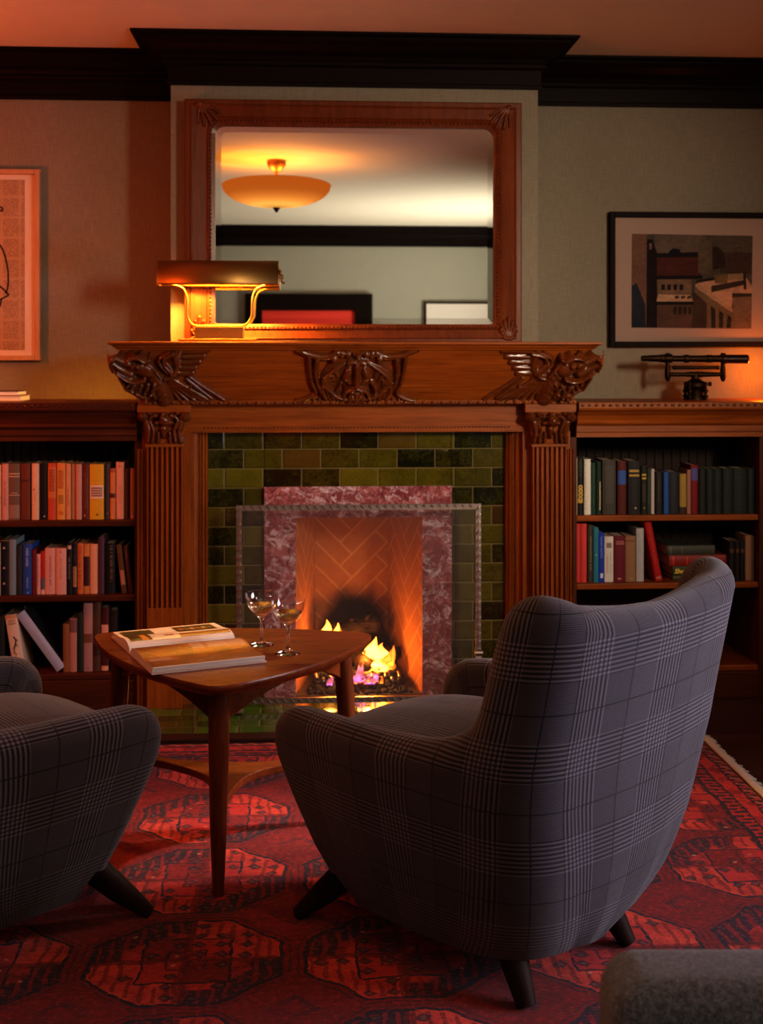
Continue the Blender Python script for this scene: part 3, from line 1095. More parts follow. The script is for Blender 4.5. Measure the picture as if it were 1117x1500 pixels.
def bookcase(x0, x1, shelves, zopen, ztopc, label, jl, jr):
    r = empty('bookcase', ((x0 + x1) / 2, .1, 0), label=label, cat='bookcase')
    # boards of the back
    mb = MB(); n = int((x1 - x0) / .036)
    mb.box(x0, x1, WY - .012, WY - .0005, 0, zopen + .06)
    for i in range(n):
        a = x0 + (x1 - x0) * (i + .10) / n; b = x0 + (x1 - x0) * (i + .9) / n
        mb.box(a, b, WY - .02, WY - .0122, .06, zopen + .06)
    mb.build('back_panel', CASEDARK, r)
    MB().box(x0, x0 + jl, -.084, WY - .021, 0, zopen).build('side_panel', CASEZ, r, bevel=.002)
    MB().box(x1 - jr, x1, -.084, WY - .021, 0, zopen).build('side_panel', CASEZ, r, bevel=.002)
    for k, z in enumerate(shelves):
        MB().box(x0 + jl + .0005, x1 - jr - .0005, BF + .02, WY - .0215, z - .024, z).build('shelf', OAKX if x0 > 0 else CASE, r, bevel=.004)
    MB().box(x0 + jl + .0005, x1 - jr - .0005, BF + .012, BF + .03, .0005, shelves[-1] - .025).build('plinth', CASE, r, bevel=.003)
    # entablature
    z = zopen; t = ztopc
    pr = [(-.2, z), (0, z), (0, z + .018), (.006, z + .022), (.006, z + .045), (.016, z + .052), (.019, z + .058), (.016, z + .064), (.012, z + .068),
          (.018, z + .085), (.034, t - .038), (.048, t - .030), (.050, t - .022), (.050, t - .002), (.048, t), (-.2, t)]
    ca = x0 if x0 < 0 else ax(846, -.13) + .002; cb = x1 if x0 > 0 else ax(199.5, -.13) - .002
    c = MB().mould(pr, [(ca, BF), (cb, BF)])
    c.box(ca, cb, BF + .19, WY - .0005, t - .03, t)
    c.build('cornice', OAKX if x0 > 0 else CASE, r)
    mb = MB(); n = int((cb - ca) / .027)
    for i in range(n):
        mb.ball((ca + (cb - ca) * (i + .5) / n, BF - .051, t - .012), .0058, 8, (1.3, .8, 1))
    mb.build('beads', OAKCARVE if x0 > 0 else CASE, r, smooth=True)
    return r


ZL1, ZL2, ZL3 = az(762.5, -.075, 110), az(872.5, -.075, 110), az(987, -.075, 110)
ZR1, ZR2 = az(754.5, -.075, 960), az(854, -.075, 960)
ZR3 = .13
ztl = az(590, -.14, 100); ztr = az(589, -.14, 980)
lbx0, lbx1 = -2.3, ax(208, -.085) - .001
rbx0, rbx1 = ax(835, -.085) + .001, 2.3
bookcase(lbx0, lbx1, (ZL1, ZL2, ZL3), az(646, BF, 100), ztl, 'dark red-brown built-in bookcase left of the fireplace', .05, ax(208, -.085) - ax(199.6, -.045))
bookcase(rbx0, rbx1, (ZR1, ZR2, ZR3), az(640, BF, 980), ztr, 'oak built-in bookcase right of the fireplace', ax(841.6, -.05) - ax(835, -.085) - .001, 2.3 - ax(1106.5, -.045))

# ------------------------------------------------------------------ overmantel mirror
gy = -.034
X0, X1 = ax(270, -.06), ax(764, -.06)
Z1 = az(148, -.06); Z0 = ztop + .0005
gx0, gx1 = ax(315, gy), ax(722.5, gy)
gz0, gz1 = az(475, gy), az(187, gy)


def rrect(x0, x1, z0, z1, rt, rb, y, N=12):
    out = []
    for (cx, cz, a0, r) in ((x1 - rt, z1 - rt, 0, rt), (x0 + rt, z1 - rt, 90, rt), (x0 + rb, z0 + rb, 180, rb), (x1 - rb, z0 + rb, 270, rb)):
        for i in range(N + 1):
            a = math.radians(a0 + 90 * i / N)
            out.append((cx + r * math.cos(a), y, cz + r * math.sin(a)))
    return out


mir = empty('overmantel_mirror', ((X0 + X1) / 2, -.03, Z0), label='large mahogany framed mirror standing on the mantel shelf', cat='mirror')
rt, rb_ = .038, .012
e = .0008
loops = [rrect(X0, X1, Z0, Z1, e, e, -.002), rrect(X0, X1, Z0, Z1, e, e, -.056), rrect(X0 + .004, X1 - .004, Z0 + .004, Z1 - .004, e, e, -.060),
         rrect(X0 + .022, X1 - .022, Z0 + .014, Z1 - .02, e, e, -.060), rrect(X0 + .025, X1 - .025, Z0 + .016, Z1 - .024, .004, .004, -.066), rrect(X0 + .031, X1 - .031, Z0 + .020, Z1 - .03, .006, .006, -.062),
         rrect(gx0 - .034, gx1 + .034, gz0 - .022, gz1 + .034, rt + .03, .02, -.052), rrect(gx0 - .026, gx1 + .026, gz0 - .018, gz1 + .026, rt + .024, .016, -.058), rrect(gx0 - .016, gx1 + .016, gz0 - .013, gz1 + .016, rt + .014, .014, -.050),
         rrect(gx0, gx1, gz0, gz1, rt, rb_, -.044), rrect(gx0, gx1, gz0, gz1, rt, rb_, gy)]
frm = MB().grid([[p for p in L] for L in loops], cv=True).build('frame', FRAMEZ, mir, smooth=False)
mb = MB()
L = loops[8]
per = [Vector(p) for p in L] + [Vector(L[0])]
acc = 0; step = .0155
for a, b in zip(per, per[1:]):
    d = (b - a).length
    while acc < d:
        p = a.lerp(b, acc / d); mb.ball((p.x, -.0535, p.z), .0052, 6); acc += step
    acc -= d
mb.build('bead_border', FRAMEX, frm, smooth=True)
B = .024
g0 = rrect(gx0, gx1, gz0, gz1, rt, rb_, gy + .0008); g1 = rrect(gx0 + B, gx1 - B, gz0 + B, gz1 - B, rt - .012, .006, gy)
mb = MB(); mb.grid([g0, g1], cv=True)
b = len(mb.v); mb.add(g1, [tuple(range(len(g1)))])
mb.build('bevelled_glass', MIRROR, mir)
for (sx, sz) in ((-1, -1), (1, -1), (-1, 1), (1, 1)):
    mb = MB()
    cx = (X0 + .058) if sx < 0 else (X1 - .053)
    cz = (Z0 + .015) if sz < 0 else (Z1 - .055)
    st = []
    if sz < 0:
        for k in range(7):
            a = math.radians(90 + (k - 3) * 26)
            L_ = .058 if k == 3 else .052 - abs(k - 3) * .004
            st.append(([(cx, cz + .008), (cx + math.cos(a) * L_ * .6, cz + .012 + math.sin(a) * L_ * .8), (cx + math.cos(a) * L_ * .75, cz + .02 + math.sin(a) * L_)], .004, .0075, .011))
            st.append(([(cx + math.cos(a) * L_ * .78, cz + .022 + math.sin(a) * L_ * 1.02)], .007, .007, .014))
        st.append(([(cx - .02, cz + .004), (cx, cz - .002), (cx + .02, cz + .004)], .007, .007, .012))
    else:
        for k in range(6):
            a = math.radians(-95 + k * 20) if sx < 0 else math.radians(275 - k * 20)
            L_ = .09 - abs(k - 2.5) * .01
            st.append(([(cx - sx * -.0 , cz + .035), (cx + math.cos(a) * L_ * .6, cz + .03 + math.sin(a) * L_ * .5), (cx + math.cos(a) * L_, cz + .025 + math.sin(a) * L_)], .006, .005, .009))
        st.append(([(cx, cz + .035)], .012, .012, .012))
    relief(mb, st, cx - .11, cx + .11, cz - .09, cz + .1, 90, 80, lambda x, z, h: (x, -.0585 - h, z))
    mb.build('corner_carving', FRAMEX, frm, smooth=True)
# ------------------------------------------------------------------ fire screen
SY = -.16
sx0, sx1 = ax(346, SY), ax(704, SY)
sz1, sz0 = az(739, SY, 525), .012
scr = empty('fire_screen', ((sx0 + sx1) / 2, SY, sz0), label='forged iron fire screen with dark wire mesh before the hearth fire', cat='fire screen')
bw = .021


def twistbar(p0, p1, w, name):
    """square bar with a raised scrolled rope on its face"""
    p0, p1 = Vector(p0), Vector(p1)
    mb = MB().box(min(p0.x, p1.x) - (w / 2 if abs(p1.x - p0.x) < 1e-6 else 0), max(p0.x, p1.x) + (w / 2 if abs(p1.x - p0.x) < 1e-6 else 0), SY - .007, SY + .007,
                  min(p0.z, p1.z) - (w / 2 if abs(p1.z - p0.z) < 1e-6 else 0), max(p0.z, p1.z) + (w / 2 if abs(p1.z - p0.z) < 1e-6 else 0))
    L = (p1 - p0).length; d = (p1 - p0) / L; s = Vector((d.z, 0, -d.x))
    k = int(L / .030)
    for i in range(k):
        c = p0 + d * (L * (i + .5) / k)
        pts = [c + d * (t * .013) + s * (.0065 * math.sin(t * 2.6)) + Vector((0, -.0085, 0)) for t in (-1, -.5, 0, .5, 1)]
        mb.tube(pts, [.0012, .0034, .0042, .0034, .0012], 6)
    return mb.build(name, IRON, scr, smooth=True, angle=40)


twistbar((sx0 + bw, SY, sz1 - bw / 2), (sx1 - bw, SY, sz1 - bw / 2), bw, 'top_rail')
twistbar((sx0 + bw, SY, sz0 + .03), (sx1 - bw, SY, sz0 + .03), bw, 'bottom_rail')
twistbar((sx0 + bw / 2, SY, sz0 + .012), (sx0 + bw / 2, SY, sz1), bw, 'post')
twistbar((sx1 - bw / 2, SY, sz0 + .012), (sx1 - bw / 2, SY, sz1), bw, 'post')
mb = MB(); mb.add([(sx0 + bw, SY, sz0 + .03), (sx1 - bw, SY, sz0 + .03), (sx1 - bw, SY, sz1 - bw), (sx0 + bw, SY, sz1 - bw)], [(0, 1, 2, 3)])
mb.build('wire_mesh', MESHCLOTH, scr, fix=False)
for x in (sx0 + bw / 2, sx1 - bw / 2):
    pts = [(x, SY - .012, sz0 + .20), (x, SY - .022, sz0 + .13), (x, SY - .045, sz0 + .06), (x, SY - .085, sz0 + .012), (x, SY - .10, sz0 + .008)]
    pts = spline(pts, 5)
    P = []
    for i, p in enumerate(pts):
        hw = .011 + .005 * i / len(pts)
        P.append([(p[0] - hw, p[1] - .004, p[2] + .003), (p[0] + hw, p[1] - .004, p[2] + .003), (p[0] + hw, p[1] + .006, max(p[2] - .004, sz0 + .0004)), (p[0] - hw, p[1] + .006, max(p[2] - .004, sz0 + .0004))])
    ft = MB().grid(P, cv=True)
    ft.build('foot', IRON, scr, smooth=True, angle=40)
    MB().tube([(x - .015, SY - .012, sz0 + .205), (x + .015, SY - .012, sz0 + .205)], .013, 12).build('collar', IRON, scr, smooth=True, angle=40)

# ------------------------------------------------------------------ mantel lamp
LY = -.155
lampx0, lampx1 = ax(233, LY), ax(408, LY)
zs1, zs0 = az(381.5, LY, 320), az(417, LY, 320)
lamp = empty('mantel_lamp', ((lampx0 + lampx1) / 2, LY, ztop), label='brass trough-shaded lamp glowing on the left end of the mantel shelf', cat='lamp')
rad = (zs1 - zs0)
P = []; Q = []
for i in range(21):
    a = math.radians(-12 + 204 * i / 20)
    y = LY + .062 * math.cos(a); z = zs0 + .006 + (rad - .006) * max(math.sin(a), -.12)
    P.append([(lampx0, y, z), (lampx1, y, z)])
    Q.append((y, z))
sh = MB().grid(P)
for x in (lampx0, lampx1):
    b = len(sh.v); sh.add([(x, y, z) for y, z in Q], [tuple(range(len(Q)))])
sh = sh.build('shade', BRASS, lamp, smooth=True, angle=40, fix=False)
md = sh.modifiers.new('Solid', 'SOLIDIFY'); md.thickness = .0025
MB().tube([(lampx0 + .03, LY, zs0 + .045), (lampx1 - .03, LY, zs0 + .045)], .012, 12).build('tube_bulb', emission('lamp tube', (1.0, .45, .06), 750), lamp, smooth=True)
for s, x in ((-1, lampx0), (1, lampx1)):
    MB().tube([(x, LY, zs0 + .05), (x + s * .012, LY, zs0 + .05)], [.008, .006], 10).build('end_knob', BRASS, lamp, smooth=True, angle=40)
MB().tube([(lampx1 + .003, LY - .02, zs0 + .055), (lampx1 + .006, LY - .02, zs0 + .03), (lampx1 + .018, LY - .02, zs0 + .022)], [.004, .004, .006], 8).build('pull_switch', BRASS, lamp, smooth=True)
zb0 = az(477, LY, 320)
pts = [(ax(px, LY), LY, az(py, LY, px)) for px, py in ((247, 417), (258, 418.5), (268, 423), (273.5, 435), (274, 450), (274.5, 464), (280, 474), (290, 477.5), (320, 477.5), (352, 477.5), (362, 474), (368, 464), (369, 450), (370, 436), (375, 424), (385, 419), (398, 416.5))]
MB().tube([Vector(p) for p in spline(pts, 3)], .0042, 8).build('wire_arm', BRASS, lamp, smooth=True)
bxa, bxb = ax(286, LY), ax(357, LY)
bz1, bz0 = az(479, LY, 320), ztop + .012
bs = MB().box(bxa, bxb, LY - .035, LY + .035, bz0, bz1).build('base_block', BRASS, lamp, bevel=.002)
MB().tube([((bxa + bxb) / 2, LY - .034, (bz0 + bz1) / 2), ((bxa + bxb) / 2, LY - .046, (bz0 + bz1) / 2)], .005, 10).build('switch_knob', BRASS, bs, smooth=True, angle=40)
pa, pb = ax(263, LY), ax(377, LY)
MB().box(pa, pb, LY - .06, LY + .055, ztop + .0003, ztop + .012).build('base_plate', BRASS, lamp, bevel=.003)
cab = spline([(pb - .01, LY + .06, ztop + .004), (pb + .06, LY + .072, ztop + .004), (pb + .16, LY + .066, ztop + .004), (pb + .24, LY + .068, ztop + .004), (pb + .31, LY + .060, ztop + .004)], 6)
MB().tube([Vector(p) for p in cab], .0028, 6).build('cord', flat('lamp cord', (.05, .03, .02), .5), lamp, smooth=True)

# ------------------------------------------------------------------ ceiling lamp seen in the mirror
clx, cly = -.19, -3.05
cl = empty('ceiling_lamp', (clx, cly, ZC), label='amber glass bowl ceiling lamp seen in the mirror', cat='lamp')
T = Matrix.Translation((clx, cly, 0))


def bowlmat():
    n = NT('amber glass bowl'); x, y, z = n.coord()
    r = (x * x + y * y).pow(.5)
    e = n.new('ShaderNodeEmission')
    n.put(e.inputs[0], n.mix(r.ramp(.10, .34), (1.0, .47, .10), (1.0, .22, .025)))
    n.put(e.inputs[1], (1.0 - (r - .15).abs() * 3.6).max(.4) * 1.35)
    n.t.links.new(e.outputs[0], n.out.inputs[0])
    return n.m


prof = []
for i in range(15):
    t = i / 14
    prof.append((.345 * math.sin(t * PI / 2) ** .9, ZC - .300 + .135 * (1 - math.cos(t * PI / 2))))
prof += [(.350, ZC - .160), (.335, ZC - .148), (.30, ZC - .138)]
MB().lathe(prof, 40, T).build('bowl', bowlmat(), cl, smooth=True)
MB().lathe([(0, ZC - .0005), (.062, ZC - .0005), (.060, ZC - .03), (.035, ZC - .065), (.012, ZC - .075), (.012, ZC - .29), (0, ZC - .29)], 24, T).build('canopy', COPPER, cl, smooth=True, angle=40)
MB().lathe([(0, ZC - .335), (.010, ZC - .33), (.014, ZC - .318), (.022, ZC - .310), (.024, ZC - .3035), (0, ZC - .3032)], 16, T).build('finial', BRASSDARK, cl, smooth=True, angle=40)

# ------------------------------------------------------------------ framed pictures
def rect_frame(mb, x0, x1, z0, z1, w, y0, y1):
    for (a, b, c, d) in ((x0, x0 + w, z0, z1), (x1 - w, x1, z0, z1), (x0 + w, x1 - w, z0, z0 + w), (x0 + w, x1 - w, z1 - w, z1)):
        mb.box(a, b, y1, y0, c, d)


PY = WY - .002
# right: small townscape
px0 = ax(893, WY - .03); px1 = px0 + 1.10 * (ax(1140, WY) - ax(893, WY))
pz1, pz0 = az(310.5, WY - .03, 1000), az(508.5, WY - .03, 1000)
pr_ = empty('framed_townscape', ((px0 + px1) / 2, PY, pz0), label='black framed painting of rooftops in a cream mat above the surveying level', cat='picture')
mb = MB(); rect_frame(mb, px0, px1, pz0, pz1, .024, PY, PY - .03); mb.build('frame', BLACKWOOD, pr_, bevel=.003)
MATBOARD = flat('mat board', (.33, .235, .20), .8, spec=.2, var=.03)
MB().box(px0 + .023, px1 - .023, PY - .012, PY, pz0 + .023, pz1 - .023).build('mat_board', MATBOARD, pr_)
AY = PY - .0125
art = MB(); acol = []


def washmat(i, c):
    n = NT('wash %d' % i); x, y, z = n.coord()
    a = n.noise(n.vec(x * 1.0, y, z * 2.0), 45, 5, .7, .8); b = n.noise(n.vec(x, y, z), 12, 3)
    f = (a * .7 + b * .5 - .1).ramp(.25, .8)
    return n.principled(n.mix(f, tuple(v * .45 for v in c), tuple(min(1, v * 1.35) for v in c)), .8, spec=.2)


def poly(pts, c):
    i = len(acol); art.cur = i; acol.append(washmat(i, c))
    vs = []
    for x, y in pts:
        X = 880 + x * 237 / 1117; Y = 300 + y * 220 / 1037
        p = at(X, Y, AY - .00012 * i); vs.append((p.x, AY - .00012 * i, p.z))
    art.add(vs, [tuple(range(len(vs)))])


poly([(212, 200), (1046, 214), (1035, 855), (210, 848)], (.085, .065, .050))
poly([(370, 210), (720, 208), (720, 340), (370, 335)], (.13, .095, .075))
poly([(820, 330), (1040, 330), (1038, 480), (820, 470)], (.06, .034, .026))
poly([(212, 200), (315, 203), (312, 848), (210, 848)], (.16, .085, .060))
poly([(211, 560), (245, 540), (305, 690), (308, 848), (210, 848)], (.022, .026, .042))
poly([(316, 238), (355, 238), (385, 330), (385, 848), (312, 848)], (.016, .010, .012))
poly([(330, 270), (350, 262), (352, 300), (335, 315)], (.20, .11, .11))
poly([(385, 350), (690, 345), (690, 490), (385, 490)], (.075, .022, .018))
poly([(380, 335), (690, 325), (690, 360), (380, 365)], (.012, .010, .014))
poly([(470, 320), (500, 300), (545, 310), (550, 345), (460, 350)], (.010, .010, .016))
poly([(670, 260), (720, 235), (770, 255), (770, 470), (670, 470)], (.105, .080, .055))
poly([(765, 290), (800, 285), (850, 330), (860, 430), (770, 450)], (.035, .020, .016))
poly([(385, 515), (620, 515), (625, 620), (390, 615)], (.165, .105, .072))
for k in range(4): poly([(415 + k * 42, 550), (440 + k * 42, 548), (440 + k * 42, 588), (415 + k * 42, 590)], (.020, .012, .012))
poly([(395, 618), (620, 622), (635, 668), (380, 668)], (.42, .26, .17))
for k in range(3): poly([(505 + k * 45, 632), (530 + k * 45, 626), (540 + k * 42, 642), (515 + k * 40, 650)], (.06, .035, .03))
poly([(380, 490), (700, 488), (700, 512), (380, 515)], (.014, .009, .010))
poly([(385, 690), (630, 690), (630, 850), (385, 848)], (.095, .050, .038))
for k in range(4): poly([(500 + k * 34, 705), (522 + k * 34, 703), (520 + k * 34, 755), (500 + k * 34, 758)], (.03, .017, .016))
poly([(380, 668), (640, 668), (640, 690), (380, 692)], (.014, .010, .010))
poly([(650, 545), (920, 740), (915, 855), (625, 850), (640, 620)], (.15, .10, .06))
poly([(640, 600), (730, 680), (728, 852), (625, 850)], (.055, .032, .024))
poly([(670, 530), (1000, 500), (1040, 560), (1040, 640), (910, 620), (900, 735), (660, 570)], (.42, .24, .16))
poly([(650, 545), (680, 550), (915, 725), (905, 745), (650, 570)], (.36, .22, .14))
poly([(760, 560), (980, 520), (1000, 550), (760, 605)], (.045, .030, .020))
poly([(780, 485), (870, 480), (872, 540), (785, 545)], (.16, .10, .045))
poly([(875, 478), (990, 472), (990, 515), (875, 520)], (.26, .17, .11))
poly([(980, 472), (998, 472), (1003, 585), (985, 585)], (.04, .022, .016))
poly([(660, 520), (780, 500), (780, 520), (660, 540)], (.02, .014, .014))
poly([(905, 625), (1040, 620), (1036, 855), (915, 855)], (.17, .11, .075))
poly([(905, 610), (1040, 612), (1040, 632), (905, 640)], (.045, .027, .022))
for k in range(3): poly([(758 + k * 58, 700 + k * 30), (788 + k * 56, 720 + k * 30), (790 + k * 52, 850), (762 + k * 52, 850)], (.028, .022, .020))
art.build('painting', acol, pr_, fix=False)
for p in pr_.children[-1].data.polygons:
    pass

# left: newsprint with a black line drawing, pale wood frame
lx1 = ax(58.5, WY - .03); lx0 = lx1 - .62
lz1, lz0 = az(248, WY - .03, 30), az(528, WY - .03, 30)
pl = empty('framed_drawing', ((lx0 + lx1) / 2, PY, lz0), label='pale wood framed newsprint page with a black line drawing', cat='picture')
mb = MB(); rect_frame(mb, lx0, lx1, lz0, lz1, .020, PY, PY - .035); mb.build('frame', PALEWOOD, pl, bevel=.002)
MB().box(lx0 + .019, lx1 - .019, PY - .010, PY, lz0 + .019, lz1 - .019).build('mat_board', flat('warm mat board', (.66, .55, .46), .8, var=.03), pl)


def newsprint():
    n = NT('newsprint'); x, y, z = n.coord()
    line = ((z * (1 / .0052)).fract()).gt(.45)
    w = n.white(n.vec((x * 240.0).floor(), (z * (1 / .0052)).floor(), 0.0)).gt(.25)
    colx = (x * (1 / .075)).fract(); blk = (z * (1 / .085)).fract()
    m = colx.band(.07, .93) * blk.band(.06, .93)
    a = n.noise(n.vec(x, y, z), 20, 3)
    base = n.mix(a, (.36, .24, .15), (.50, .35, .23))
    return n.principled(n.mix(line * w * m * .55, base, (.14, .08, .055)), .9, spec=.1)


nx1 = ax(37, PY); nz1, nz0 = az(264, PY, 30), az(513, PY, 30)
MB().box(lx0 + .05, nx1, PY - .0115, PY - .0102, nz0, nz1).build('newsprint_sheet', newsprint(), pl)
INK = flat('black ink', (.006, .005, .006), .7)


def ink(pts):
    q = [at(px, py, PY - .0125) for px, py in pts]
    mb_ = MB().tube([Vector(p) for p in spline([tuple(a) for a in q], 4)], .0030, 6)
    return mb_


mb = ink([(-60, 300), (-30, 290), (-8, 303), (2, 309), (4, 306), (1, 303)])
for s in ([(-50, 372), (-25, 352), (-5, 355), (4, 366), (9, 382), (12, 400), (11.5, 420), (8, 430)], [(-40, 400), (-15, 408), (2, 421), (13, 432)], [(13, 432), (2, 438), (-12, 444), (-40, 470)], [(2, 438), (0, 448), (-6, 456), (-20, 480)], [(-55, 380), (-62, 420), (-50, 470)]):
    o_ = ink(s); mb.add(o_.v, o_.f)
mb.build('ink_drawing', INK, pl, smooth=True)

# ------------------------------------------------------------------ surveying level on the right bookcase
TY = .11
tz0 = ztr
lev = empty('surveying_level', (ax(1018, TY), TY, tz0), label='antique bronze surveying level standing on the right bookcase', cat='surveying instrument')


def tp(px, py): return at(px, py, TY)


def seg(mb, pxs, py, rads, n=18):
    pts = []
    z = az(py, TY, 1018)
    for px in pxs: pts.append((ax(px, TY), TY, z))
    mb.tube(pts, rads, n)


k = .00278
mb = MB()
seg(mb, [939, 941, 949, 950, 958, 959, 966, 967, 972, 973, 983, 984], 525, [3.4 * k, 4.2 * k, 4.2 * k, 4.8 * k, 4.8 * k, 5.0 * k, 5.2 * k, 6.0 * k, 6.0 * k, 6.8 * k, 6.8 * k, 5.5 * k])
mb.build('eyepiece', BRASSDARK, lev, smooth=True, angle=35)
mb = MB()
seg(mb, [984, 1001, 1002, 1008, 1009, 1034, 1035, 1042, 1043, 1056], 525.5, [4.6 * k, 4.6 * k, 6.2 * k, 6.2 * k, 4.9 * k, 5.2 * k, 6.0 * k, 6.0 * k, 5.2 * k, 5.4 * k])
mb.build('telescope_tube', BRASSDARK, lev, smooth=True, angle=35)
mb = MB()
seg(mb, [1056, 1057, 1062, 1063, 1093, 1094, 1095], 526, [6.6 * k, 7.4 * k, 7.4 * k, 6.6 * k, 6.8 * k, 6.8 * k, 6.0 * k])
mb.build('sunshade', flat('black lacquered brass', (.03, .015, .012), .35, metal=.6), lev, smooth=True, angle=35)
mb = MB()
seg(mb, [984, 986, 990, 991, 1048, 1049, 1052, 1053], 538.5, [1.5 * k, 3.0 * k, 3.0 * k, 2.6 * k, 2.6 * k, 3.0 * k, 3.0 * k, 1.5 * k])
mb.build('spirit_vial', BRASSDARK, lev, smooth=True, angle=35)
mb = MB()
seg(mb, [978, 979, 1000, 1012, 1022, 1056, 1057], 548.5, [2 * k, 3.2 * k, 3.0 * k, 4.2 * k, 4.2 * k, 3.0 * k, 2 * k])
mb.build('crossbar', BRASSDARK, lev, smooth=True, angle=35)
for px in (977.5, 1058.5):
    pts = [tp(px, py) for py in (517, 519, 522, 534, 540, 546, 553, 557, 559)]
    MB().tube(pts, [2.5 * k, 4.5 * k, 4.5 * k, 3.2 * k, 4.2 * k, 4.6 * k, 4.4 * k, 3.0 * k, 1.5 * k], 12).build('wye_support', BRASSDARK, lev, smooth=True)
Tm = Matrix.Translation((ax(1018, TY), TY, 0))
zz = lambda py: az(py, TY, 1018)
MB().lathe([(0, zz(547)), (5 * k, zz(547)), (6 * k, zz(555)), (9 * k, zz(557)), (15 * k, zz(560)), (16 * k, zz(561)), (16 * k, zz(566)), (14 * k, zz(568)), (12 * k, zz(572)), (12 * k, tz0 + .010), (15 * k, tz0 + .009), (15.5 * k, tz0 + .0004), (0, tz0 + .0004)], 28, Tm).build('base', BRASSDARK, lev, smooth=True, angle=35)
for sx, sy in ((-1, -1), (1, -1), (-1, 1), (1, 1)):
    c = Vector((ax(1018, TY) + sx * .033, TY + sy * .03, 0))
    mb = MB().lathe([(0, zz(559)), (.006, zz(559)), (.006, zz(570)), (.011, zz(571)), (.011, zz(574)), (.006, zz(575)), (.006, zz(578)), (.011, zz(579)), (.011, zz(582)), (.007, zz(583)), (.007, tz0 + .0004), (0, tz0 + .0004)], 12, Matrix.Translation(c))
    mb.build('levelling_screw', BRASSDARK, lev, smooth=True, angle=35)
MB().tube([tp(1033, 562.5), tp(1037, 562.5), tp(1037.5, 562.5), tp(1041, 562.5)], [.004, .004, .009, .009], 12).build('clamp_knob', BRASSDARK, lev, smooth=True, angle=35)

# ------------------------------------------------------------------ coffee table
TZ = .55
FP, LP, RP = cw(-.405, 3.00), cw(-.845, 3.60), cw(-.02, 3.60)
tc = (FP + LP + RP) / 3
tb = empty('coffee_table', (tc.x, tc.y, .0125), label='teak coffee table with a rounded triangular top on three legs', cat='table')


def tri(scale, bulge=.17, push=1.10):
    C = []
    Ps = [FP, RP, LP]
    for i in range(3):
        a, b = Ps[i], Ps[(i + 1) % 3]
        m = (a + b) / 2; o = (m - tc); o.z = 0; o.normalize()
        for t in (0.0, .10, .30, .5, .7, .90):
            C.append(a.lerp(b, t) + o * (.075 * 4 * t * (1 - t)))
    B_ = bspline([(p.x, p.y) for p in C], 6)
    return [(tc.x + (x - tc.x) * scale, tc.y + (y - tc.y) * scale) for x, y in B_]


lv = [(.955, TZ - .027), (.985, TZ - .019), (1.0, TZ - .010), (1.0, TZ - .004), (.994, TZ)]
mb = MB()
rings = [[(x, y, z) for x, y in tri(s)] for s, z in lv]
mb.grid(rings, cv=True)
b = len(mb.v); mb.add(rings[0], [tuple(range(len(rings[0])))]); mb.add(rings[-1], [tuple(range(len(rings[-1])))])
mb.build('tabletop', TEAK, tb, smooth=True, angle=35)
legs = []
for P in (FP, LP, RP):
    d = (P - tc); d.z = 0; d.normalize()
    top = P - d * .105; foot = P - d * .075
    legs.append((top, foot, d))
    pts = [Vector((top.x, top.y, TZ - .028)), Vector((top.x, top.y, .40)).lerp(Vector((foot.x, foot.y, .40)), .3), Vector((foot.x, foot.y, .2)).lerp(Vector((top.x, top.y, .2)), .25), Vector((foot.x, foot.y, .0132))]
    MB().tube(pts, [.026, .0265, .022, .0145], 18).build('leg', TEAKZ, tb, smooth=True, angle=50)
# apron: deep at the legs, thin in the middle of each side
for i in range(3):
    a, b_ = legs[i][0], legs[(i + 1) % 3][0]
    n = 24; rows = []
    m = (a + b_) / 2; out = (m - tc).normalized()
    for j in range(n + 1):
        t = j / n
        p = a.lerp(b_, .035 + .93 * t) + out * (.035 * math.sin(PI * t))
        dp = .026 + .062 * abs(2 * t - 1) ** 2.2
        rows.append([(p.x + out.x * .009, p.y + out.y * .009, TZ - .0275), (p.x + out.x * .009, p.y + out.y * .009, TZ - .027 - dp), (p.x - out.x * .009, p.y - out.y * .009, TZ - .027 - dp), (p.x - out.x * .009, p.y - out.y * .009, TZ - .0275)])
    MB().grid(rows, cv=True).build('apron', TEAK, tb, smooth=True, angle=35)
# three-armed stretcher
zc_ = .205
C = []
for i in range(3):
    a = legs[i]; q = a[1].lerp(a[0], .4)
    d = a[2]; s = Vector((-d.y, d.x, 0))
    nd = legs[(i + 1) % 3][2]
    C += [q - d * .018 - s * .013, q - d * .018 + s * .013, (tc + d * .19) + s * .016, tc + d * .085 + s * .038, tc + (d + nd).normalized() * .068, tc + nd * .085 - Vector((-nd.y, nd.x, 0)) * .038, tc + nd * .19 - Vector((-nd.y, nd.x, 0)) * .016]
# order: arm end (right), arm end (left) ... walk counter-clockwise
pts = []
order = sorted(range(3), key=lambda i: math.atan2(legs[i][2].y, legs[i][2].x))
for k_ in range(3):
    i = order[k_]; j = order[(k_ + 1) % 3]
    d = legs[i][2]; s = Vector((-d.y, d.x, 0)); q = legs[i][1].lerp(legs[i][0], .4)
    nd = legs[j][2]; ns = Vector((-nd.y, nd.x, 0))
    pts += [q - d * .012 - s * .012, q - d * .012 + s * .012]
    w = [(tc + d * .20 + s * .015), (tc + d * .10 + s * .034), tc + (d + nd).normalized() * .072, tc + nd * .10 - ns * .034, tc + nd * .20 - ns * .015]
    pts += [Vector((p[0], p[1], 0)) for p in spline([(p.x, p.y) for p in w], 4)]
MB().prism([(p.x, p.y) for p in pts], zc_ - .011, zc_ + .011).build('stretcher', TEAK, tb, bevel=.004, seg=3)

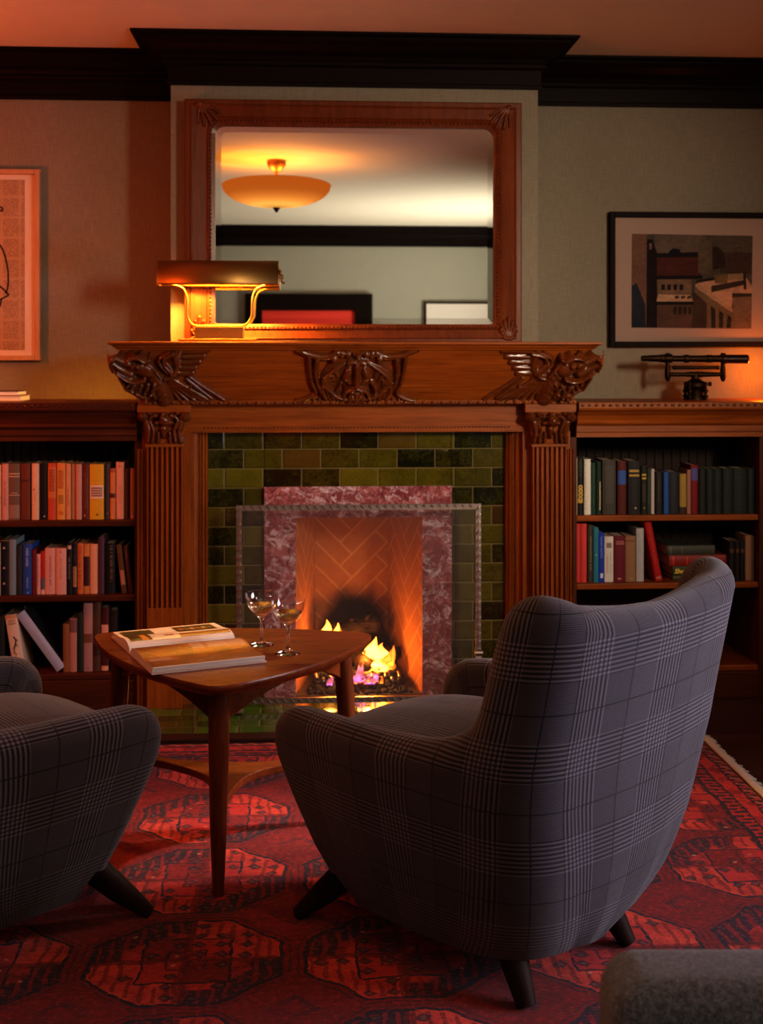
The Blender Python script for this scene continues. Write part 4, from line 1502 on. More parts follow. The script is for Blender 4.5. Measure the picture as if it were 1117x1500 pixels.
# ------------------------------------------------------------------ open magazine
mg_c = cw(-.548, 3.412, TZ)
ang = math.radians(25) - YAW
mag = empty('open_book', (mg_c.x, mg_c.y, TZ + .0004), ang, label='thick illustrated book lying open on the coffee table', cat='book')
LX = .151


def pageprofile(side, n=16):
    top = []
    for i in range(n + 1):
        t = i / n
        z = .0165 + .010 * math.sin(min(1, t * 1.7) * PI) ** 1.0 * (1 - t) - .0105 * math.exp(-t * 22) + (0 if side < 0 else .004 * math.sin(t * PI))
        y = side * (.003 + (.243 if side < 0 else .205) * t)
        top.append((y, z))
    return top


for side in (-1, 1):
    top = pageprofile(side)
    rows = []
    ends = top + [(top[-1][0] - side * .006, .003), (side * .02, .003), (side * .003, .0028)]
    mb = MB().prism([(p[0], p[1]) for p in ends] if side > 0 else [(p[0], p[1]) for p in ends], -LX, LX, Matrix(((0, 0, 1, 0), (1, 0, 0, 0), (0, 1, 0, 0), (0, 0, 0, 1))))
    blk = mb.build('page_block', WHITEPAGE, mag, local=True)

    def prt(name, x0, x1, t0, t1, m, lift):
        rr = []
        for y, z in spline([p for i, p in enumerate(top)], 2):
            t = (abs(y) - .003) / (.243 if side < 0 else .205)
            if t0 - 1e-6 <= t <= t1 + 1e-6: rr.append([(x0, y, z + lift), (x1, y, z + lift)])
        MB().grid(rr).build(name, m, blk, smooth=True, local=True)

    if side < 0:
        def photomat():
            n = NT('printed interior photograph'); x, y, z = n.coord()
            a = n.noise(n.vec(x, y, 0.0), 14, 4, .6, 1.0); b = n.noise(n.vec(x * 1.0, y * 2.5, 3.0), 22, 4)
            c = n.mix(a.ramp(.3, .7), (.10, .028, .008), (.50, .17, .035))
            c = n.mix(((x - .045).abs() - .05).max((y + .075).abs() - .030).lt(0.0) * .85, c, (.62, .40, .30))
            c = n.mix(((x - .035).abs() - .006).max((y + .075).abs() - .03).lt(0.0), c, (.40, .17, .07))
            c = n.mix(((x - .115).abs() - .03).max((y + .08).abs() - .035).lt(0.0) * .8, c, (.60, .36, .27))
            c = n.mix(((x - .06).abs() - .07).max((y + .115).abs() - .009).lt(0.0) * .8, c, (.42, .13, .03))
            c = n.mix(((x + .11).abs() - .03).max((y + .17).abs() - .02).lt(0.0) * .7, c, (.58, .36, .27))
            c = n.mix(y.lt(-.180) * .8, c, n.mix(b, (.14, .045, .025), (.26, .09, .05)))
            c = n.mix(b.gt(.62) * .6, c, (.62, .36, .22))
            return n.principled(c, .3, coat=.3)
        prt('photograph', -LX + .0005, LX - .0005, .02, .975, photomat(), .0006)
    else:
        prt('dark_picture', -LX + .012, -LX + .10, .14, .92, flat('printed dark olive', (.035, .032, .018), .35), .0006)
        prt('white_column', -LX + .072, -LX + .150, .12, .50, flat('printed white', (.70, .62, .58), .4), .0011)
        prt('red_figure', -LX + .112, -LX + .138, .22, .34, flat('printed red', (.35, .05, .03), .4), .0016)
        prt('yellow_picture', -LX + .045, -LX + .062, .14, .50, flat('printed yellow', (.62, .26, .04), .4), .0011)
        prt('brown_picture', -LX + .155, LX - .004, .14, .34, flat('printed brown', (.16, .055, .02), .35), .0011)
        prt('dark_banner', -LX + .165, LX - .02, .46, .92, flat('printed black', (.03, .015, .012), .35), .0006)
        for q in range(6):
            prt('picture_patch', -LX + .175 + q * .017, -LX + .187 + q * .017, .58, .76, flat('printed patch %d' % q, ((.35, .12, .05), (.10, .10, .05), (.45, .25, .14), (.22, .05, .03), (.40, .30, .10), (.12, .06, .05))[q], .4), .0012)
MB().box(-LX - .004, LX + .004, -.250, .214, 0, .0026).build('cover', flat('book cover', (.45, .36, .33), .4), mag, local=True)

# ------------------------------------------------------------------ coupe glasses
def coupe(lat, dep, label):
    p = cw(lat, dep, TZ + .0004)
    g = empty('coupe_glass', p, label=label, cat='glass', group='champagne coupes on the table')
    o = [(0, 0), (.034, 0), (.0345, .0015), (.030, .003), (.014, .007), (.006, .013), (.0042, .022), (.0038, .045), (.0042, .066), (.007, .075), (.0125, .0805), (0, .0806)]
    MB().lathe(o, 40).build('stem_and_foot', GLASS, g, smooth=True, local=True)
    b_ = [(.0126, .0806), (.026, .093), (.037, .107), (.0435, .122), (.0462, .140), (.0466, .145), (.0461, .1456), (.0455, .145)]
    MB().lathe(b_, 48).build('bowl', THIN, g, smooth=True, local=True)
    w = [(0, .0811), (.0122, .0813), (.0253, .0935), (.0362, .1075), (.0388, .1135), (.0, .1135)]
    MB().lathe(w, 48).build('drink', WINE, g, smooth=True, local=True, angle=40)
    return g


coupe(-.337, 3.452, 'champagne coupe standing farther back, left of the other coupe')
coupe(-.255, 3.352, 'champagne coupe standing nearer the table edge, overlapping the other')

# ------------------------------------------------------------------ rug
ra, rb2 = Vector((-.356, -.555)), Vector((1.405, -.555))
rdir = (rb2 - ra).normalized(); rn = Vector((rdir.y, -rdir.x))
RW, RH = 3.7, 3.3
corner = rb2
rcx = corner - rdir * (RW / 2) + rn * (RH / 2)
rang = math.atan2(rdir.y, rdir.x)
rug = empty('rug', (rcx.x, rcx.y, .0006), rang, label='deep red oriental rug with rows of octagons under the armchairs', cat='rug')
P = []
for i in range(150):
    row = []
    for j in range(130):
        x = -RW / 2 + RW * i / 149; y = -RH / 2 + RH * j / 129
        ed = min(RW / 2 - abs(x), RH / 2 - abs(y))
        f = min(1, max(0.0, ed) / .02)
        z = .0115 * f ** .5
        row.append((x, y, z))
    P.append(row)
MB().grid(P).build('pile', rugmat(RW, RH), rug, smooth=True, local=True)
mb = MB()
for s in (-1, 1):
    for i in range(430):
        y = -RH / 2 + RH * (i + .5) / 430
        L_ = random.uniform(.022, .04); dy = random.uniform(-.008, .008)
        mb.tube([(s * (RW / 2 - .008), y, .008), (s * (RW / 2 + L_ * .5), y + dy * .4, .006), (s * (RW / 2 + L_), y + dy, .003)], [.0042, .0038, .0022], 5)
mb.build('fringe', flat('cream wool fringe', (.60, .52, .42), .9), rug, smooth=True, local=True)
# ------------------------------------------------------------------ armchairs
def outer(a, z):
    """half shell outline (a 0..1 from the centre of the back to the front of the arm) at height z, sitter's right side; plus arc length"""
    k = np.clip(z + .02, .12, .95)
    hx = np.interp(k, [.12, .18, .26, .36, .48, .58, .70, .92], [.235, .275, .315, .345, .372, .385, .380, .378])
    yb = np.interp(k, [.12, .18, .26, .36, .48, .60, .92], [-.050, -.095, -.130, -.155, -.172, -.192, -.255])
    yf = np.interp(k, [.12, .20, .30, .45, .58, .92], [.51, .535, .57, .62, .645, .645])
    rc = np.interp(k, [.12, .30, .6, .92], [.17, .16, .145, .125])
    A1, A2 = .25, .45
    if a <= A1:
        t = a / A1
        x = (hx - rc) * t; y = yb - .018 * (1 - t * t)
        nx, ny = 0, -1
        if t > 0: nx, ny = .06 * t, -1
    elif a <= A2:
        t = (a - A1) / (A2 - A1); an = t * PI / 2
        x = hx - rc + rc * math.sin(an); y = yb + rc - rc * math.cos(an)
        nx, ny = math.sin(an), -math.cos(an)
    else:
        t = (a - A2) / (1 - A2)
        x = hx * (1 - .10 * t ** 2.2) + .012 * math.sin(PI * t); y = yb + rc + (yf - yb - rc) * t
        nx, ny = 1, .06 * t
    return np.array([x, y, z]), np.array([nx, ny, 0.0]) / math.hypot(nx, ny)


def ulen(a):
    return np.interp(a, [0, .25, .45, 1.0], [0, .19, .41, .98])


RIM = [(0, .852), (.10, .858), (.20, .870), (.27, .881), (.34, .897), (.40, .901), (.440, .884), (.466, .850), (.478, .800), (.482, .740), (.484, .685), (.492, .635), (.520, .598), (.57, .578), (.66, .568), (.76, .564), (.86, .560),
       (.925, .553), (.968, .530), (.992, .490), (.998, .44), (.995, .39), (.985, .31), (.975, .23), (.967, .165)]
BOT = [(0, .105), (.10, .105), (.20, .105), (.26, .105), (.30, .105), (.34, .105), (.365, .105), (.385, .105), (.40, .105), (.415, .105), (.43, .105), (.445, .105), (.475, .105), (.52, .105), (.60, .105), (.68, .105), (.75, .105),
       (.79, .105), (.815, .105), (.835, .105), (.848, .105), (.858, .105), (.868, .105), (.876, .105), (.884, .105)]


def make_chair(label, group=None):
    root = empty('armchair', (0, 0, 0), label=label, cat='armchair')
    rim = spline(RIM, 4); bot = spline(BOT, 4)
    n = len(rim); NV = 18; NR = 12; NI = 12
    rim[:, 0] = np.clip(rim[:, 0], 0, 1); bot[:, 0] = np.clip(bot[:, 0], 0, 1)
    r = .047
    half = []; huv = []
    for i in range(n):
        t2 = rim[min(i + 1, n - 1)] - rim[max(i - 1, 0)]
        if i == 0: t2 = np.array([1.0, 0.0])
        t2 = t2 / np.linalg.norm(t2)
        e2 = np.array([-t2[1], t2[0]])
        if e2.dot(rim[i] - bot[i]) < 0: e2 = -e2
        base = rim[i] - e2 * r
        pb, N_ = outer(base[0], base[1])
        pr_, _ = outer(rim[i, 0], rim[i, 1])
        e3 = pr_ - pb; e3 = e3 - N_ * e3.dot(N_); e3 /= np.linalg.norm(e3)
        col = []; uv = []
        for k in range(NV):
            t = k / NV
            q = bot[i] + (base - bot[i]) * t
            p, _n = outer(q[0], q[1]); col.append(p); uv.append((ulen(q[0]), q[1]))
        C = pb - N_ * r
        for k in range(NR + 1):
            th = PI * k / NR
            col.append(C + r * (N_ * math.cos(th) + e3 * math.sin(th)))
            uv.append((ulen(base[0]) + th * r * e2[0], base[1] + th * r * e2[1]))
        for k in range(1, NI + 1):
            t = k / NI
            q = base + (bot[i] - base) * t * .85
            z_ = q[1]
            p, nn = outer(q[0], max(z_, .2))
            p = p - nn * (2 * r + .014 * math.sin(PI * min(t * 1.3, 1)))
            p[2] = max(z_, .20) if base[1] > .22 else z_
            col.append(p); uv.append((uv[NV + NR][0], uv[NV + NR][1] + (base[1] - z_)))
        half.append(col); huv.append(uv)
    half = np.array(half); huv = np.array(huv)
    left = half[::-1].copy(); left[:, :, 0] *= -1
    luv = huv[::-1].copy(); luv[:, :, 0] *= -1
    full = np.concatenate([left[:-1], half]); fuv = np.concatenate([luv[:-1], huv])
    fuv = fuv + np.array([2.0 + .03, 2.06])
    MB().grid(full, uv=fuv).build('upholstered_shell', PLAID, root, smooth=True, local=True)
    # underside
    bm_ = MB(); ring = [tuple(p) for p in full[:, 0]]
    bm_.add(ring, [tuple(range(len(ring)))])
    bm_.build('underside', flat('chair underside', (.012, .010, .010), .9), root, local=True)

    # seat cushion and front rail
    def pad(x0, y0, y1, z0, z1, dome, name, m, ny=20, nx=20, pw=5.0):
        rows = []
        for i in range(nx + 1):
            th = -PI / 2 + PI * i / nx
        P = []; U = []
        NT_, NP_ = 28, 44
        for i in range(NT_ + 1):
            ph = -PI / 2 + PI * i / NT_
            cz = math.copysign(abs(math.sin(ph)) ** .75, math.sin(ph)); cr = abs(math.cos(ph)) ** .5
            row = []; ur = []
            for j in range(NP_):
                th = 2 * PI * j / NP_
                cx = math.copysign(abs(math.cos(th)) ** .6, math.cos(th)) * cr; cy = math.copysign(abs(math.sin(th)) ** .6, math.sin(th)) * cr
                x = x0 * cx; y = (y0 + y1) / 2 + (y1 - y0) / 2 * cy
                z = (z0 + z1) / 2 + (z1 - z0) / 2 * cz + (dome * (1 - cx * cx) * (1 - cy * cy) if cz > 0 else 0)
                row.append((x, y, z)); ur.append((x + 3.0, y + z + 3.0))
            P.append(row); U.append(ur)
        return MB().grid(P, cv=True, uv=U, flip=True).build(name, m, root, smooth=True, local=True)

    pad(.290, -.13, .640, .325, .482, .05, 'seat_cushion', PLAIDSEAT)
    pad(.265, .0, .575, .118, .33, 0.0, 'front_rail', PLAID)
    for sx in (-1, 1):
        for (yt, yf, lean) in ((.50, .625, 1), (.03, .0, 0)):
            xt = sx * (.175 if lean else .165); xf = sx * (.230 if lean else .19)
            top = Vector((xt, yt - (.0 if lean else -.02), .15)); foot = Vector((xf, yf - (0 if lean else .025), .0165))
            lg = MB().tube([top, top.lerp(foot, .5), foot], [.036, .030, .021], 16)
            lg.v = [(a_, b_, max(c_, .0132) if c_ < .08 else c_) for a_, b_, c_ in lg.v]
            lg.build('leg', LEGDARK, root, smooth=True, local=True, angle=50)
    return root


chairA = make_chair('plaid wool armchair seen from behind, its tall back toward the room')
chairB = clone(chairA)
chairB['label'] = 'plaid wool armchair cut off by the left edge, facing the coffee table'
bl = cw(.282, 2.554)
hd = Vector((RGT.x, RGT.y, 0)) * -.72 + Vector((FWD.x, FWD.y, 0)) * .69
hd.normalize()
rt_ = Vector((hd.y, -hd.x, 0))
oA = bl + rt_ * .19
chairA.location = (oA.x, oA.y, 0); chairA.rotation_euler = (0, 0, math.atan2(-hd.x, hd.y))
hd2 = RGT * .74 + FWD * .67; hd2.normalize()
rt2 = Vector((hd2.y, -hd2.x, 0))
oB = cw(-.502, 2.845) - rt2 * .36 - hd2 * .59
chairB.location = (oB.x, oB.y, 0); chairB.rotation_euler = (0, 0, math.atan2(-hd2.x, hd2.y))

# tweed armchair, bottom right corner of the view
c3 = cw(.68, 1.12)
tw = empty('tweed_armchair', (c3.x, c3.y, 0), -YAW, label='grey tweed armchair cut off at the bottom right, only one arm showing', cat='armchair')


def softbox(name, x0, x1, y0, y1, z0, z1, rad=.04):
    return MB().box(x0, x1, y0, y1, z0, z1).build(name, TWEED, tw, smooth=True, bevel=rad, seg=6, local=True)


softbox('arm', -.42, .36, .245, .385, .12, .648, .045)
softbox('arm', -.42, .36, -.385, -.245, .12, .648, .045)
softbox('backrest', .36, .52, -.385, .385, .12, .80, .05)
softbox('seat_cushion', -.44, .355, -.24, .24, .30, .46, .04)
softbox('seat_base', -.40, .355, -.24, .24, .14, .298, .02)
for sx in (-.36, .44):
    for sy in (-.31, .31):
        MB().tube([(sx, sy, .125), (sx, sy, .0135)], [.024, .016], 14).build('leg', LEGDARK, tw, smooth=True, local=True, angle=50)
# ------------------------------------------------------------------ books
GOLD = flat('gilt lettering', (.62, .40, .06), .45)
SALM, CREAM = (.62, .30, .20), (.66, .46, .32)


def inkmat(c):
    return paint(c, .5)


def make_book(loc, w, h, d, col, label, deco=(), rough=.55, group=None, seed=0, lean=0.0, cat='book', board=None):
    """spine toward the viewer (-y), standing on loc (front left bottom corner of the spine)"""
    bulge = min(.004, w * .16)

    def arc(t): return -bulge * (1 - (2 * t - 1) ** 2)
    c = min(.0022, w * .2)
    mb = MB()
    n = 6
    poly = [(w * i / n, arc(i / n)) for i in range(n + 1)] + [(w, d), (w - c, d), (w - c, .004), (c, .004), (c, d), (0, d)]
    # covers and spine as a channel
    m = len(poly)
    vs = [(x, y, 0) for x, y in poly] + [(x, y, h) for x, y in poly]
    fs = [(i, (i + 1) % m, m + (i + 1) % m, m + i) for i in range(m)]
    cap = [tuple(range(0, n + 1)) + (m - 3 - 0,) ]
    a = n + 1
    for off in (0, m):
        fs.append((off + n, off + a, off + a + 1, off + a + 2))            # right board
        fs.append((off + 0, off + a + 3, off + a + 4, off + a + 5))        # left board
        fs.append(tuple(off + i for i in range(n + 1)) + (off + a + 2, off + a + 3))
    mb.add(vs, fs)
    mb.mi = [0 if (i < n or i >= m) else 1 for i in range(len(mb.f))]
    o = mb.build('book', [paint(col, rough), paint(board or col, rough)], None, smooth=False)
    tag(o, label, cat, group)
    o.location = loc
    o.rotation_euler = (0, lean, 0)
    pg = MB().box(c + .0003, w - c - .0003, .0043, d - .004, .003, h - .003).build('pages', PAGES, o, local=True)

    def patch(name, x0, x1, z0, z1, m, lift=.0004):
        g = []
        for i in range(5):
            t = (x0 + (x1 - x0) * i / 4)
            g.append([(w * t, arc(t) - lift, h * z0), (w * t, arc(t) - lift, h * z1)])
        return MB().grid(g).build(name, m, o, local=True, fix=False)
    rr = random.Random(seed)
    for dd in deco:
        k = dd[0]
        if k == 'label':
            _, x0, x1, z0, z1, cc = dd
            patch('label_patch', x0, x1, z0, z1, paint(cc, .5))
        elif k in ('down', 'across'):
            _, x0, x1, z0, z1, cc = dd
            mb = MB(); m_ = GOLD if cc == 'gold' else paint(cc, .5)
            if k == 'down':      # title running down the spine
                z = z1
                while z > z0:
                    lz = rr.uniform(.012, .028)
                    if rr.random() < .86:
                        gx0, gx1 = x0 + rr.uniform(0, .1) * (x1 - x0), x1 - rr.uniform(0, .25) * (x1 - x0)
                        for (p, q) in ((gx0, gx1),):
                            y0_, y1_ = arc(p) - .0007, arc(q) - .0007
                            mb.add([(w * p, y0_, h * z), (w * q, y1_, h * z), (w * q, y1_, h * (z - lz * .45)), (w * p, y0_, h * (z - lz * .45))], [(0, 1, 2, 3)])
                        if rr.random() < .6:
                            mb.add([(w * gx0, arc(gx0) - .0007, h * z), (w * (gx0 + .1 * (x1 - x0)), arc(gx0) - .0007, h * z), (w * (gx0 + .1 * (x1 - x0)), arc(gx0) - .0007, h * (z - lz)), (w * gx0, arc(gx0) - .0007, h * (z - lz))], [(0, 1, 2, 3)])
                    z -= lz * 1.25
            else:
                nl = max(1, int((z1 - z0) * h / .008))
                for l in range(nl):
                    za = z0 + (z1 - z0) * (l + .15) / nl; zb_ = z0 + (z1 - z0) * (l + .8) / nl
                    x = x0
                    while x < x1 - .04:
                        lx = rr.uniform(.05, .14); x2 = min(x1, x + lx * .75)
                        mb.add([(w * x, arc(x) - .0007, h * za), (w * x2, arc(x2) - .0007, h * za), (w * x2, arc(x2) - .0007, h * zb_), (w * x, arc(x) - .0007, h * zb_)], [(0, 1, 2, 3)])
                        x += lx
            if mb.f: mb.build('lettering', m_, o, local=True, fix=False)
        elif k == 'ring':
            _, cx, cz, r1, cc = dd
            mb = MB()
            P = []
            for i in range(17):
                an = 2 * PI * i / 16
                P.append([(w * cx + r1 * math.cos(an) * q, arc(cx) - .0009, h * cz + r1 * math.sin(an) * q) for q in (.35, 1)])
            mb.grid(P); mb.build('emblem', GOLD if cc == 'gold' else paint(cc, .5), o, local=True, fix=False)
        elif k == 'tri':
            _, cx, cz, r1, cc = dd
            mb = MB(); mb.add([(w * cx - r1, arc(cx) - .0009, h * cz - r1 * .7), (w * cx + r1, arc(cx) - .0009, h * cz - r1 * .7), (w * cx, arc(cx) - .0009, h * cz + r1)], [(0, 1, 2)])
            mb.build('emblem', paint(cc, .5), o, local=True, fix=False)
        elif k == 'figure':
            mb = MB()
            for pts, r_ in (([(.45, .62), (.62, .56), (.55, .50), (.42, .44)], .0022), ([(.62, .56), (.80, .54)], .0012), ([(.55, .50), (.70, .44)], .0012), ([(.42, .44), (.30, .36), (.50, .30)], .0014), ([(.42, .44), (.22, .42)], .0010)):
                mb.tube([(w * a_, arc(a_) - .001, h * b_) for a_, b_ in pts], [r_] * len(pts), 5)
            mb.build('emblem', paint((.02, .016, .016), .5), o, local=True)
    return o


YS = -.045


def row(items, base_py, zs, group):
    prev = None
    for k, it in enumerate(items):
        xa, xb, top, col, label = it[:5]
        deco = it[5] if len(it) > 5 else ()
        x0, x1 = ax(xa, YS), ax(xb, YS)
        if prev is not None and x0 < prev + .0004: x0 = prev + .0004
        prev = x1
        h = az(top, YS, (xa + xb) / 2) - zs - .0004
        make_book((x0, YS + random.uniform(-.004, .006), zs + .0004), x1 - x0, h, min(.22, max(.12, h * .68)) * random.uniform(.94, 1.0), col, label, deco, group=group, seed=int(xa * 7 + base_py))


BLK = (.012, .010, .010)
row([
    (-24, -9, 684, (.30, .10, .06), 'rust-coloured book cut off at the left edge, top left shelf'),
    (-8, 1.5, 681, (.72, .40, .24), 'thin peach book at the left edge of the top left shelf', [('across', .1, .9, .3, .45, (.3, .1, .05))]),
    (3, 12.7, 679.5, (.62, .30, .25), 'dusty pink book beside the grey-brown banded book', [('down', .3, .7, .25, .7, (.35, .14, .12))]),
    (13, 29.2, 679.5, (.17, .105, .075), 'thick grey-brown book with two pairs of pale bands', [('label', 0, 1, .815, .835, (.55, .38, .28)), ('label', 0, 1, .765, .785, (.55, .38, .28)), ('label', .2, .8, .475, .488, (.55, .38, .28)), ('label', 0, 1, .435, .45, (.55, .38, .28)), ('label', .02, .98, .03, .27, (.30, .20, .15))]),
    (30, 44, 679.5, (.17, .040, .018), 'dark rust book with a plain spine, sixth book of the top left shelf', [('label', .0, 1, .68, .72, (.10, .02, .012))]),
    (46.5, 57, 679, (.74, .42, .27), 'peach book with a small dark emblem, beside the black book', [('tri', .35, .54, .0035, (.08, .02, .02)), ('down', .4, .6, .25, .48, (.5, .22, .13))]),
    (58.5, 69, 679, BLK, 'black book with a white dot near its foot', [('ring', .6, .06, .003, (.6, .55, .5))]),
    (70.5, 82, 678.5, (.56, .085, .03), 'scarlet book with orange upper spine and dark lettering', [('label', 0, 1, .38, .93, (.62, .17, .05)), ('across', .15, .85, .5, .9, (.34, .04, .02))]),
    (83, 95.5, 678.5, (.70, .30, .06), 'orange-yellow book with large red script letters', [('label', 0, 1, .89, .99, (.72, .22, .06)), ('across', .15, .85, .55, .88, (.5, .10, .03)), ('ring', .5, .12, .008, (.60, .14, .03)), ('across', .2, .8, .28, .44, (.35, .15, .03))]),
    (96.5, 103.5, 679.5, (.66, .28, .13), 'thin tan-orange book with small vertical title', [('down', .3, .7, .2, .55, (.4, .14, .06))]),
    (104.3, 110.8, 680, (.44, .19, .095), 'thin plain light brown book on the top left shelf'),
    (111.5, 120, 680, (.58, .27, .21), 'mauve-pink book left of the maroon one on the top left shelf', [('ring', .5, .95, .002, (.3, .08, .08)), ('ring', .5, .88, .002, (.3, .08, .08))]),
    (121, 130.5, 680, (.14, .016, .012), 'maroon book with small gilt lettering beside the yellow book', [('across', .15, .85, .2, .85, (.22, .06, .045)), ('label', .2, .5, .06, .09, (.5, .22, .04))]),
    (131.5, 152, 680, (.66, .33, .018), 'thick mustard-yellow book with a pale square label', [('label', .04, .98, .38, .62, (.76, .50, .36)), ('across', .12, .9, .41, .59, (.22, .04, .04)), ('tri', .55, .09, .005, (.10, .05, .01)), ('label', .02, .98, .698, .702, (.45, .22, .01))]),
    (153.5, 160.3, 680, (.055, .040, .045), 'slim slate-grey book right of the yellow book', [('ring', .55, .10, .0028, (.3, .22, .2))]),
    (161.3, 169, 686.5, (.64, .19, .055), 'short orange book with a dark brown band', [('label', 0, 1, .42, .51, (.12, .02, .012)), ('label', 0, 1, .93, .99, (.4, .08, .03))]),
    (169.8, 181, 677, (.78, .33, .24), 'tallest salmon-pink book near the right end of the top left shelf', [('down', .4, .65, .3, .6, (.7, .2, .12)), ('across', .3, .7, .9, .96, (.75, .12, .06))]),
    (182, 189, 686, (.085, .030, .015), 'dark brown book second from the right on the top left shelf'),
    (190.8, 197.5, 686, (.46, .19, .095), 'light brown book at the right end of the top left shelf', [('label', .2, .8, .03, .07, (.65, .36, .28))]),
], 760, ZL1, 'books on the top left shelf')

row([
    (-28, -6, 792, (.10, .03, .02), 'dark brown book cut off at the left edge, middle left shelf'),
    (-5, .6, 795, (.66, .60, .54), 'white book sliver at the left edge of the middle left shelf'),
    (1, 13, 790, BLK, 'black book with three pale triangles down its spine', [('tri', .45, .85, .0055, (.66, .42, .30)), ('tri', .45, .49, .0055, (.66, .42, .30)), ('tri', .45, .21, .0055, (.66, .42, .30)), ('label', .0, 1, .97, .985, (.3, .2, .1))]),
    (13.5, 23.5, 790, (.20, .26, .31), 'pale blue-grey book beside the black triangle book'),
    (24, 32, 799, (.030, .024, .026), 'charcoal book left of the royal blue book', [('down', .35, .65, .15, .75, (.12, .09, .08))]),
    (33, 47, 797, (.026, .075, .33), 'royal blue book with white vertical lettering', [('down', .35, .65, .55, .92, (.55, .6, .8)), ('down', .42, .6, .12, .34, (.5, .55, .75)), ('ring', .55, .04, .0025, (.8, .8, .9))]),
    (47.5, 52.6, 805, (.16, .010, .014), 'thin dark crimson book right of the royal blue book'),
    (53, 58.8, 812, (.74, .34, .30), 'short thin pink book with red vertical lettering', [('down', .3, .7, .2, .9, (.5, .05, .05))]),
    (59.2, 65.3, 808, (.46, .022, .012), 'bright red book with a grey block and pale foot', [('label', .05, .95, .12, .38, (.12, .13, .15)), ('label', 0, 1, .0, .11, (.72, .40, .34))]),
    (65.8, 82, 803, (.70, .34, .29), 'thick pink book with dark red vertical title, the left of a matching pair', [('down', .40, .62, .18, .82, (.30, .06, .05))]),
    (82.6, 97.3, 803, (.70, .34, .28), 'thick pink book with a small round emblem, the right of a matching pair', [('ring', .45, .92, .0035, (.4, .10, .07)), ('down', .38, .56, .35, .78, (.45, .15, .12))]),
    (98.2, 105.8, 795, BLK, 'black book with a pale square at its head', [('label', .15, .85, .88, .95, (.6, .36, .32)), ('down', .3, .7, .3, .72, (.32, .24, .26))]),
    (106.5, 113, 795, (.016, .012, .012), 'black book with a tan lower spine label', [('label', .1, .9, .14, .54, (.42, .22, .11)), ('down', .3, .7, .16, .52, (.1, .05, .04)), ('down', .4, .65, .6, .9, (.18, .12, .12))]),
    (113.5, 121.8, 796, (.60, .16, .045), 'orange book with brown vertical lettering beside the panelled book', [('down', .25, .75, .1, .95, (.26, .03, .02))]),
    (122.3, 131, 797, (.56, .20, .06), 'orange book with a tall dark brown panel', [('label', .0, 1, .16, .75, (.055, .012, .012))]),
    (131.8, 143.4, 797, (.72, .32, .19), 'plain peach book left of the purple one', []),
    (144, 152.6, 787, (.085, .028, .055), 'tallest plum-purple book on the middle left shelf'),
    (154, 168, 796, (.010, .008, .008), 'black book with tan lettering down its spine, right of the purple book', [('down', .50, .82, .25, .95, (.26, .14, .08))]),
], 871, ZL2, 'books on the middle left shelf')


def leaning(px_top, py_top, px_bot, zs, wpx, col, label, deco=(), d=.15, group=None, right=False, yoff=0.0, board=None):
    """a book tipped over in the plane of the shelf front; px_* follow its left edge"""
    t = at(px_top, py_top, YS); bx = ax(px_bot, YS)
    ang = math.atan2(t.x - bx, t.z - zs)
    w = wpx * .00267
    h = math.hypot(t.x - bx, t.z - zs)
    z = zs + .0005
    if ang > 0: z += w * math.sin(ang)
    return make_book((bx, YS + yoff, z), w, h, d, col, label, deco, lean=ang, seed=int(px_top), group=group, board=board)


leaning(170.0, 799, 178.3, ZL2, 7.6, (.13, .055, .026), 'brown leaning book with a pale pink patch, right end of the middle left shelf', [('label', .1, .9, .18, .48, (.50, .22, .15))], group='books on the middle left shelf')
leaning(180.6, 800, 188.6, ZL2, 6.5, (.085, .028, .022), 'dark red-brown leaning book at the right end of the middle left shelf', [('down', .3, .6, .15, .9, (.26, .12, .10))], group='books on the middle left shelf')

row([
    (-26, -8, 900, (.10, .04, .03), 'dark brown book cut off at the left edge, bottom left shelf'),
    (-7, 6.5, 907, (.018, .018, .017), 'charcoal book at the left edge of the bottom left shelf'),
], 988, ZL3, 'books on the bottom left shelf')
leaning(7.2, 902, 20.5, ZL3, 17, (.72, .52, .40), 'cream book with a black drawing of a figure on its spine', [('figure',), ('across', .2, .8, .82, .92, (.45, .25, .17)), ('label', 0, 1, .93, .99, (.62, .28, .16))], group='books on the bottom left shelf')
leaning(23.5, 902, 83.5, ZL3, 14.5, (.40, .42, .55), 'pale lavender-grey book leaning steeply to the left', [('down', .42, .58, .3, .7, (.33, .35, .46))], d=.11, board=(.016, .014, .018), group='books on the bottom left shelf')
row([
    (92.2, 101.5, 914, (.28, .105, .035), 'tan book left of a pinkish book, bottom left shelf'),
    (102, 112.5, 906, (.50, .21, .16), 'pinkish-brown book with a darker head, bottom left shelf', [('label', 0, 1, .74, .99, (.22, .09, .09))]),
    (113, 121.5, 900, (.022, .024, .016), 'blackish-green book on the bottom left shelf', []),
    (122, 135.6, 883.5, (.42, .21, .20), 'tall mauve book with a brown square label', [('label', .05, .95, .42, .55, (.20, .07, .04)), ('ring', .5, .05, .003, (.25, .1, .1))]),
    (136, 147, 881, (.095, .040, .020), 'tallest dark brown book on the bottom left shelf', [('label', 0, 1, .22, .39, (.045, .018, .012))]),
    (147.6, 159.4, 890, (.080, .010, .010), 'dark maroon book with two peach labels', [('label', .08, .92, .56, .73, (.72, .32, .22)), ('label', .08, .92, .01, .085, (.72, .32, .22))]),
    (160.5, 172, 894, (.020, .012, .012), 'nearly black book at the right end of the bottom left shelf'),
], 988, ZL3, 'books on the bottom left shelf')

